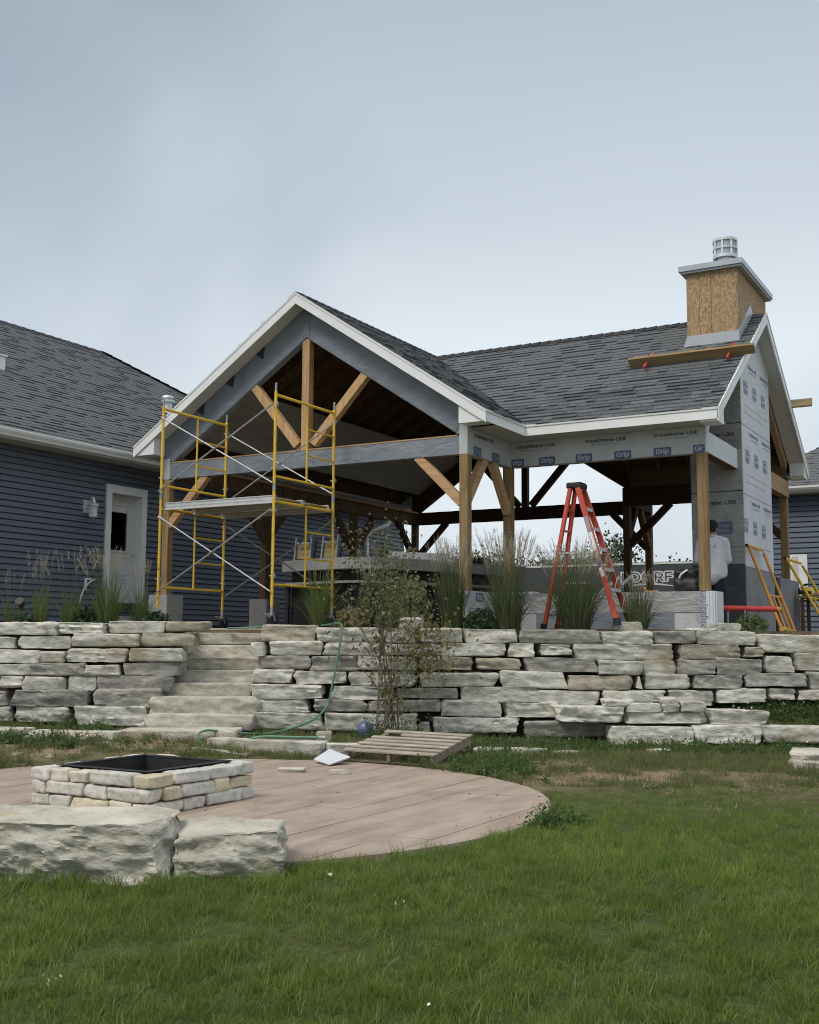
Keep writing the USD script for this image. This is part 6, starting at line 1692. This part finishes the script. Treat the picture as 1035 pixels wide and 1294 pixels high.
# ------------------------------------------------------------------ lawn, weeds, litter
def instancer(name, protos, pos, scale, mat, idx=None, label=None, cat=None, seed=0):
    pi = UsdGeom.PointInstancer.Define(stage, '/World/' + name)
    g = np.random.default_rng(seed)
    paths = []
    for k, (v, f) in enumerate(protos):
        p = f'/World/{name}/tuft' + ('' if k == 0 else f'_{k:03d}')
        usdkit.mesh(stage, p, (v, f), mat, smooth=True)
        paths.append(p)
    pi.CreatePrototypesRel().SetTargets([Sdf.Path(p) for p in paths])
    n = len(pos)
    pi.CreateProtoIndicesAttr(Vt.IntArray.FromNumpy((g.integers(0, len(protos), n) if idx is None else idx).astype(np.int32)))
    pi.CreatePositionsAttr(Vt.Vec3fArray.FromNumpy(np.asarray(pos, np.float32)))
    a = g.uniform(0, 2 * np.pi, n)
    tl = g.normal(0, .10, (n, 2))
    q = np.stack([np.cos(a / 2), tl[:, 0], tl[:, 1], np.sin(a / 2)], 1)
    q /= np.linalg.norm(q, axis=1, keepdims=True)
    pi.CreateOrientationsAttr(Vt.QuathArray([Gf.Quath(float(x[0]), float(x[1]), float(x[2]), float(x[3])) for x in q]))
    sc = np.broadcast_to(np.asarray(scale, float), (n,))
    pi.CreateScalesAttr(Vt.Vec3fArray.FromNumpy(np.stack([sc, sc, sc * g.uniform(.75, 1.2, n)], 1).astype(np.float32)))
    return tag(pi.GetPrim(), label, cat, None, 'stuff')


def tuft(seed, n=56, r=.085, h=.052, w=.0038, lean=1.15):
    g = np.random.default_rng(seed)
    a, rr = g.uniform(0, 2 * np.pi, n), r * np.sqrt(g.uniform(0, 1, n))
    b = np.stack([np.cos(a) * rr, np.sin(a) * rr, np.full(n, -.008)], 1)
    a2 = g.uniform(0, 2 * np.pi, n); hh = h * g.uniform(.5, 1.25, n); out = hh * g.uniform(.1, lean, n)
    return blades(b, b + np.stack([np.cos(a2) * out, np.sin(a2) * out, hh], 1), g.uniform(.7, 1.3, n) * w, hh * .25, 3, g)


def clear(s, d):
    """Where nothing built stands on the lawn."""
    ok = np.hypot(s - PC[0], d - PC[1]) > PR + .01
    ok &= ~((np.abs(s + 1.90) < .54) & (d > 6.38) & (d < 6.95)) & ~((np.abs(s + 1.075) < .32) & (d > 6.48) & (d < 7.0))
    ok &= ~((np.abs(s - 4.45) < .36) & (np.abs(d - 12.2) < .2))
    return ok


g = np.random.default_rng(99)
def scatter(n, s0, s1, d0, d1):
    return g.uniform(s0, s1, n), g.uniform(d0, d1, n)


def lawn_points(dens, d0, d1):
    wd = lambda d: .375 * d + 2.2
    n = int(dens * (d1 - d0) * 2 * wd(d1))
    s, d = scatter(n, -wd(d1), wd(d1), d0, d1)
    keep = (np.abs(s) < wd(d)) & clear(s, d) & ((np.abs(s) < .375 * d + .35) | (g.random(n) < .5))
    return s[keep], d[keep]


PS = [lawn_points(230, 4.0, 6.2), lawn_points(170, 6.2, 8.5), lawn_points(120, 8.5, 11.0)]
ls, ld = np.concatenate([p[0] for p in PS]), np.concatenate([p[1] for p in PS])
br = bare(ls, ld)
pn_ = meshkit.fbm(np.stack([ls, ld, 0 * ls], 1) * 1.1, 3, 51)
thin = np.clip((ld - 8.5) / 2.0, 0, 1) * .25
keep = g.random(len(ls)) > np.clip(br * 1.0 + thin, 0, .93)
ls, ld, br, pn_ = ls[keep], ld[keep], br[keep], pn_[keep]
dry = (g.random(len(ls)) < np.clip((ld - 7.8) / 2.2, 0, 1) * .75 + br * .6)
pos = np.stack([*(ls[:, None] * RH + ld[:, None] * FH).T[:2], ground_height(ls, ld)], 1)
hs2 = (.74 + .24 * pn_) * np.interp(ld, [4, 7, 9, 11], [1.05, 1.0, .8, .62])
edge = np.exp(-((np.hypot(ls - PC[0], ld - PC[1]) - PR) / .12) ** 2) + np.exp(-((np.abs(ls + 1.6) < 1.0) * 0 + (ld - 6.3) / .10) ** 2) * (ls < -.7)
hs2 = hs2 * (1 + .55 * np.clip(edge, 0, 1) * g.uniform(.2, 1.2, len(ls)))
instancer('lawn_grass', [tuft(k) for k in range(6)] + [tuft(20 + k, 30, .07, .085, .0046, 1.2) for k in range(2)], pos[~dry], hs2[~dry], M['grass'], label='mown green lawn grass filling the foreground', cat='grass', seed=1)
instancer('thin_grass', [tuft(40 + k, 30, .08, .05, .0042, 1.3) for k in range(5)], pos[dry], hs2[dry], M['grass_dry'], label='thin yellowish grass on the worn ground below the wall', cat='grass', seed=2)
s, d = scatter(10500, -5.6, 5.6, 10.4, 15.0)
br2 = bare(s, d)
top_of_wall = (d > 14.75) & (s < 3.3)
low = (s > 3.4) & (d > 14.66) & (d < 15.2)
keep = clear(s, d) & (g.random(len(s)) > np.clip(br2 * 1.35 + .1, 0, .98)) & ~top_of_wall & ~((s > -3.5) & (s < -1.95) & (d > 13.9)) & ~((s > 1.8) & (d > 14.42) & (s < 4.7) & (d < 14.85))
s, d = s[keep], d[keep]
pos2 = np.stack([*(s[:, None] * RH + d[:, None] * FH).T[:2], ground_height(s, d)], 1)
instancer('thin_grass_far', [tuft(60 + k, 34, .09, .075, .0055, 1.3) for k in range(5)], pos2, g.uniform(.6, 1.25, len(s)), M['grass_dry'], label='longer straggling grass along the foot of the walls', cat='grass', seed=3)

s, d = scatter(9000, -5.4, 5.6, 8.6, 14.4)
br3 = bare(s, d)
keep = clear(s, d) & (g.random(len(s)) < .12 + br3 * .55) & ~((s > -3.5) & (s < -1.95) & (d > 13.9)) & (meshkit.fbm(np.stack([s, d, 0 * s], 1) * 2.0, 3, 71) > .42)
s, d = s[keep], d[keep]
pos3 = np.stack([*(s[:, None] * RH + d[:, None] * FH).T[:2], ground_height(s, d)], 1)
instancer('straw', [tuft(80 + k, 22, .10, .022, .0045, 3.2) for k in range(4)], pos3, g.uniform(.7, 1.4, len(s)), M['straw'], label='dry straw and thatch strewn over the worn ground', cat='straw', seed=6)


def weed_tuft(seed, n=60, r=.10, h=.11, size=.022):
    gg = np.random.default_rng(seed)
    c = gg.normal(0, 1, (n, 3)) * np.array([r * .5, r * .5, h * .4]); c[:, 2] = np.abs(c[:, 2]) + .01
    v1, f1 = leaf_quads(c, np.full(n, size), gg, .8, 1.5)
    a = gg.uniform(0, 6.28, 10); b = np.zeros((10, 3)); tp = np.stack([np.cos(a) * r * .7, np.sin(a) * r * .7, gg.uniform(.5, 1.3, 10) * h], 1)
    v2, f2 = blades(b, tp, np.full(10, .006), tp[:, 2] * .2, 3, gg)
    return np.vstack([v1, v2]), np.vstack([f1, f2 + len(v1)])


WP = []
def band(n, fs, fd, ss, sd_):
    WP.append((g.normal(fs, ss, n), g.normal(fd, sd_, n)))
band(170, 2.3, 14.05, 1.1, .22); band(120, 3.9, 13.95, .8, .28); band(60, 1.15, 13.5, .5, .35); band(90, -4.6, 12.9, .8, .25); band(40, -2.7, 14.2, .3, .12)
band(120, 5.0, 14.95, .45, .14); band(70, 4.3, 15.0, .5, .10); band(40, .8, 12.1, .25, .35); band(45, 1.0, 11.3, .2, .4); band(50, -3.9, 14.3, .7, .2); band(40, .3, 14.35, .5, .15); band(13, 1.05, 8.3, .08, .14); band(30, 4.75, 14.35, .35, .2)
ws, wd_ = np.concatenate([p[0] for p in WP]), np.concatenate([p[1] for p in WP])
k = clear(ws, wd_) & ~((ws < 3.3) & (wd_ > 14.72)) & ~((ws > 1.7) & (ws < 4.7) & (wd_ > 14.36) & (wd_ < 14.86)) & ~((ws > -3.5) & (ws < -1.95) & (wd_ > 13.9)) & ~((ws > -2.2) & (ws < -.1) & (wd_ > 12.4) & (wd_ < 13.05))
ws, wd_ = ws[k], wd_[k]
posw = np.stack([*(ws[:, None] * RH + wd_[:, None] * FH).T[:2], ground_height(ws, wd_)], 1)
pick = g.random(len(ws)) < .55
instancer('weeds', [weed_tuft(k) for k in range(4)], posw[pick], g.uniform(.6, 1.35, pick.sum()), M['weed'], label='leafy green weeds growing along the foot of the walls', cat='weeds', seed=4)
instancer('pale_weeds', [weed_tuft(10 + k, 48, .11, .16, .019) for k in range(4)], posw[~pick], g.uniform(.6, 1.3, (~pick).sum()), M['weed_b'], label='pale green taller weeds among the stones and the bank', cat='weeds', seed=5)
fw_ = MB()
fs_, fd_ = np.concatenate([g.normal(4.6, .6, 16), g.normal(3.4, .9, 10)]), np.concatenate([g.normal(14.9, .12, 16), g.normal(13.9, .2, 10)])
kk = (fs_ < 5.6)
fp = np.stack([*(fs_[kk, None] * RH + fd_[kk, None] * FH).T[:2], ground_height(fs_[kk], fd_[kk]) + g.uniform(.1, .22, kk.sum())], 1)
v, f = leaf_quads(np.repeat(fp, 4, 0) + g.normal(0, .006, (4 * len(fp), 3)), np.full(4 * len(fp), .022), g, .8, 1.0)
put('clover_flowers', (v, f), M['board_white'], None, 'tiny white clover flowers among the weeds on the bank', 'flowers', kind='stuff')
# litter on the lawn
for i, (lab, s, d) in enumerate([('pale dry leaf cluster on the lawn at the lower left', -1.52, 5.02), ('dull dry leaf scrap in the middle of the lawn', -.05, 5.85), ('small white leaf scrap low in the middle of the lawn', .06, 4.80), ('pale scrap on the lawn beside the patio edge', -.46, 6.36)]):
    o = W(s, d, float(ground_height(s, d)) + .06)
    n = [6, 5, 1, 2][i]
    c = o + g.normal(0, 1, (n, 3)) * np.array([.03, .03, .008])
    put('dry_leaf', leaf_quads(c, np.full(n, .017), g, .3, 1.5), M['dead_leaf'] if i != 2 else M['board_white'], None, lab, 'dry leaves')
# curled grey husks on the ground left of the steps
o = W(-3.95, 13.05, .26)
c = np.array([W(-4.3 + .62 * t + g.normal(0, .02), 12.95 + .35 * t + g.normal(0, .05), .27 + g.uniform(0, .04)) for t in np.linspace(0, 1, 46)])
put('dry_trimmings', leaf_quads(c, np.full(46, .05), g, .2, 2.4), M['dead_leaf'], None, 'scatter of dry pale trimmings on the soil left of the steps', 'dry leaves', kind='stuff')
# gravel before the bottom step
n = 900
s, d = g.uniform(-3.4, -2.2, n), 13.55 + np.abs(g.normal(0, .16, n)) * -1 + .38
pm = MB()
oct_v = np.array([[1, 0, 0], [-1, 0, 0], [0, 1, 0], [0, -1, 0], [0, 0, .7], [0, 0, -.7]]); oct_f = np.array([[0, 2, 4], [2, 1, 4], [1, 3, 4], [3, 0, 4], [2, 0, 5], [1, 2, 5], [3, 1, 5], [0, 3, 5]])
zz = ground_height(s, d)
for i in range(n):
    r = g.uniform(.008, .022)
    pm.add(turn(oct_v * r * g.uniform(.7, 1.3, 3), g.uniform(0, 6)) + W(s[i], d[i], zz[i] + r * .3), oct_f)
put('gravel', pm, M['gravel'], None, 'loose gravel at the foot of the bottom step', 'gravel', kind='stuff')
n = 36
a_, r_ = g.uniform(0, 6.28, n), PR * np.sqrt(g.uniform(0, .96, n))
pm = MB()
for i in range(n):
    r = g.uniform(.003, .009)
    pm.add(turn(oct_v * r * g.uniform(.7, 1.5, 3), g.uniform(0, 6)) + W(PC[0] + r_[i] * math.cos(a_[i]), PC[1] + r_[i] * math.sin(a_[i]), PZ + r * .4), oct_f)
put('crumbs', pm, M['soil'], None, 'crumbs of soil and chippings scattered over the patio', 'soil crumbs', kind='stuff')
for i, (lab, s, d, sz) in enumerate([('small tan clod on the soil left of the fire pit', -3.75, 11.9, .09), ('pale pebble clod by the gravel at the steps', -3.45, 12.9, .11), ('low earth clod near the kerb slabs on the left', -4.1, 12.1, .08), ('white pebble in the grass below the low wall', 1.25, 13.05, .08)]):
    lone('clod', lab, 'stone', s, d, float(ground_height(s, d)) + .02, (sz * 1.5, sz, sz * .6), 900 + i, edge=.02, rad=.02, amp=.012, mat='stone_tan' if i != 3 else 'boulder')

# ------------------------------------------------------------------ far trees
def far_tree(label, x, y, h, rx, mat, seed, n=1500, trunk=.35, size=.30, crown0=.25, sparse=1.0):
    g = np.random.default_rng(seed)
    o = np.array([x, y, 1.35])
    t = thing('far_tree', label, 'tree', o, 'trees beyond the pavilion')
    tr = MB().tube([o, o + [.1, 0, h * .4], o + [0, .1, h * .8]], [.16, .11, .04], 7)
    cs = []
    K = 16
    for k in range(K):
        zf_ = g.uniform(crown0, .97)
        rad = rx * math.sin(math.pi * min(1, (zf_ - crown0) / (1 - crown0) * .82 + .14)) * g.uniform(.3, .9)
        a = g.uniform(0, 6.28)
        c = o + np.array([math.cos(a) * rad, math.sin(a) * rad, h * zf_])
        tr.tube([o + [0, 0, h * max(.15, zf_ - .22)], c], [.05, .012], 5)
        m = int(n / K * sparse)
        cs.append(c + g.normal(0, 1, (m, 3)) * np.array([rx * .26, rx * .26, h * .07]))
    put('trunk', tr, M['bark'], t, smooth=True)
    put('crown', leaf_quads(np.vstack(cs), np.full(sum(map(len, cs)), size), g, .2, 1.4), M[mat], t)


FT = [(-31.5, 62, 6.0, 2.4, 'tree_a', 'rounded mid-green tree beyond the pavilion left of the second post'), (-28.6, 60, 6.4, 2.0, 'tree_b', 'pale yellowish bushy tree right behind the tallest reed grass'), (-27.0, 63, 5.6, 2.2, 'tree_b', 'low pale tree between the two reeds on the horizon'),
      (-25.0, 61, 5.4, 2.2, 'tree_a', 'green tree seen left of the ladder legs'), (-23.6, 64, 6.0, 2.2, 'tree_b', 'light green tree between the ladder legs on the horizon'), (-21.0, 60, 6.6, 2.0, 'tree_c', 'dark conical tree seen between the ladder rails'),
      (-19.0, 66, 5.6, 2.4, 'tree_c', 'dark low tree behind the trailer roof right of the ladder'), (-15.5, 72, 8.6, 1.2, 'tree_b', 'tall thin sparse tree between the two rear posts'), (-12.0, 75, 5.5, 2.6, 'tree_b', 'faint low tree above the trailer lettering'), (-9.4, 74, 6.4, 2.0, 'tree_b', 'thin bare-topped tree above the right end of the trailer'), (-36, 66, 5.5, 3.0, 'tree_a', 'mid-green tree beyond the pavilion left of the corner post')]
for i, (x, y, h, rx, m_, lab) in enumerate(FT):
    far_tree(lab, x, y, h * .86, rx * .95, m_, 300 + i, n=3600 if h < 8 else 900, size=.15, sparse=.35 if 'faint' in lab or 'bare-topped' in lab or 'thin sparse' in lab else 1.0)
g2 = np.random.default_rng(404)
n = 9000
x = g2.uniform(-75, 45, n); y = 92 + g2.normal(0, 3, n) + .05 * x
top = 2.0 + 4.2 * meshkit.fbm(np.stack([x * .16, 0 * x, 0 * x], 1), 3, 9)
put('distant_wood', leaf_quads(np.stack([x, y, 1.0 + top * g2.uniform(0, 1, n) ** .7], 1), np.full(n, .55), g2, .2, 1.3), M['tree_a'], None, 'distant low line of woodland along the horizon', 'wood', kind='stuff')
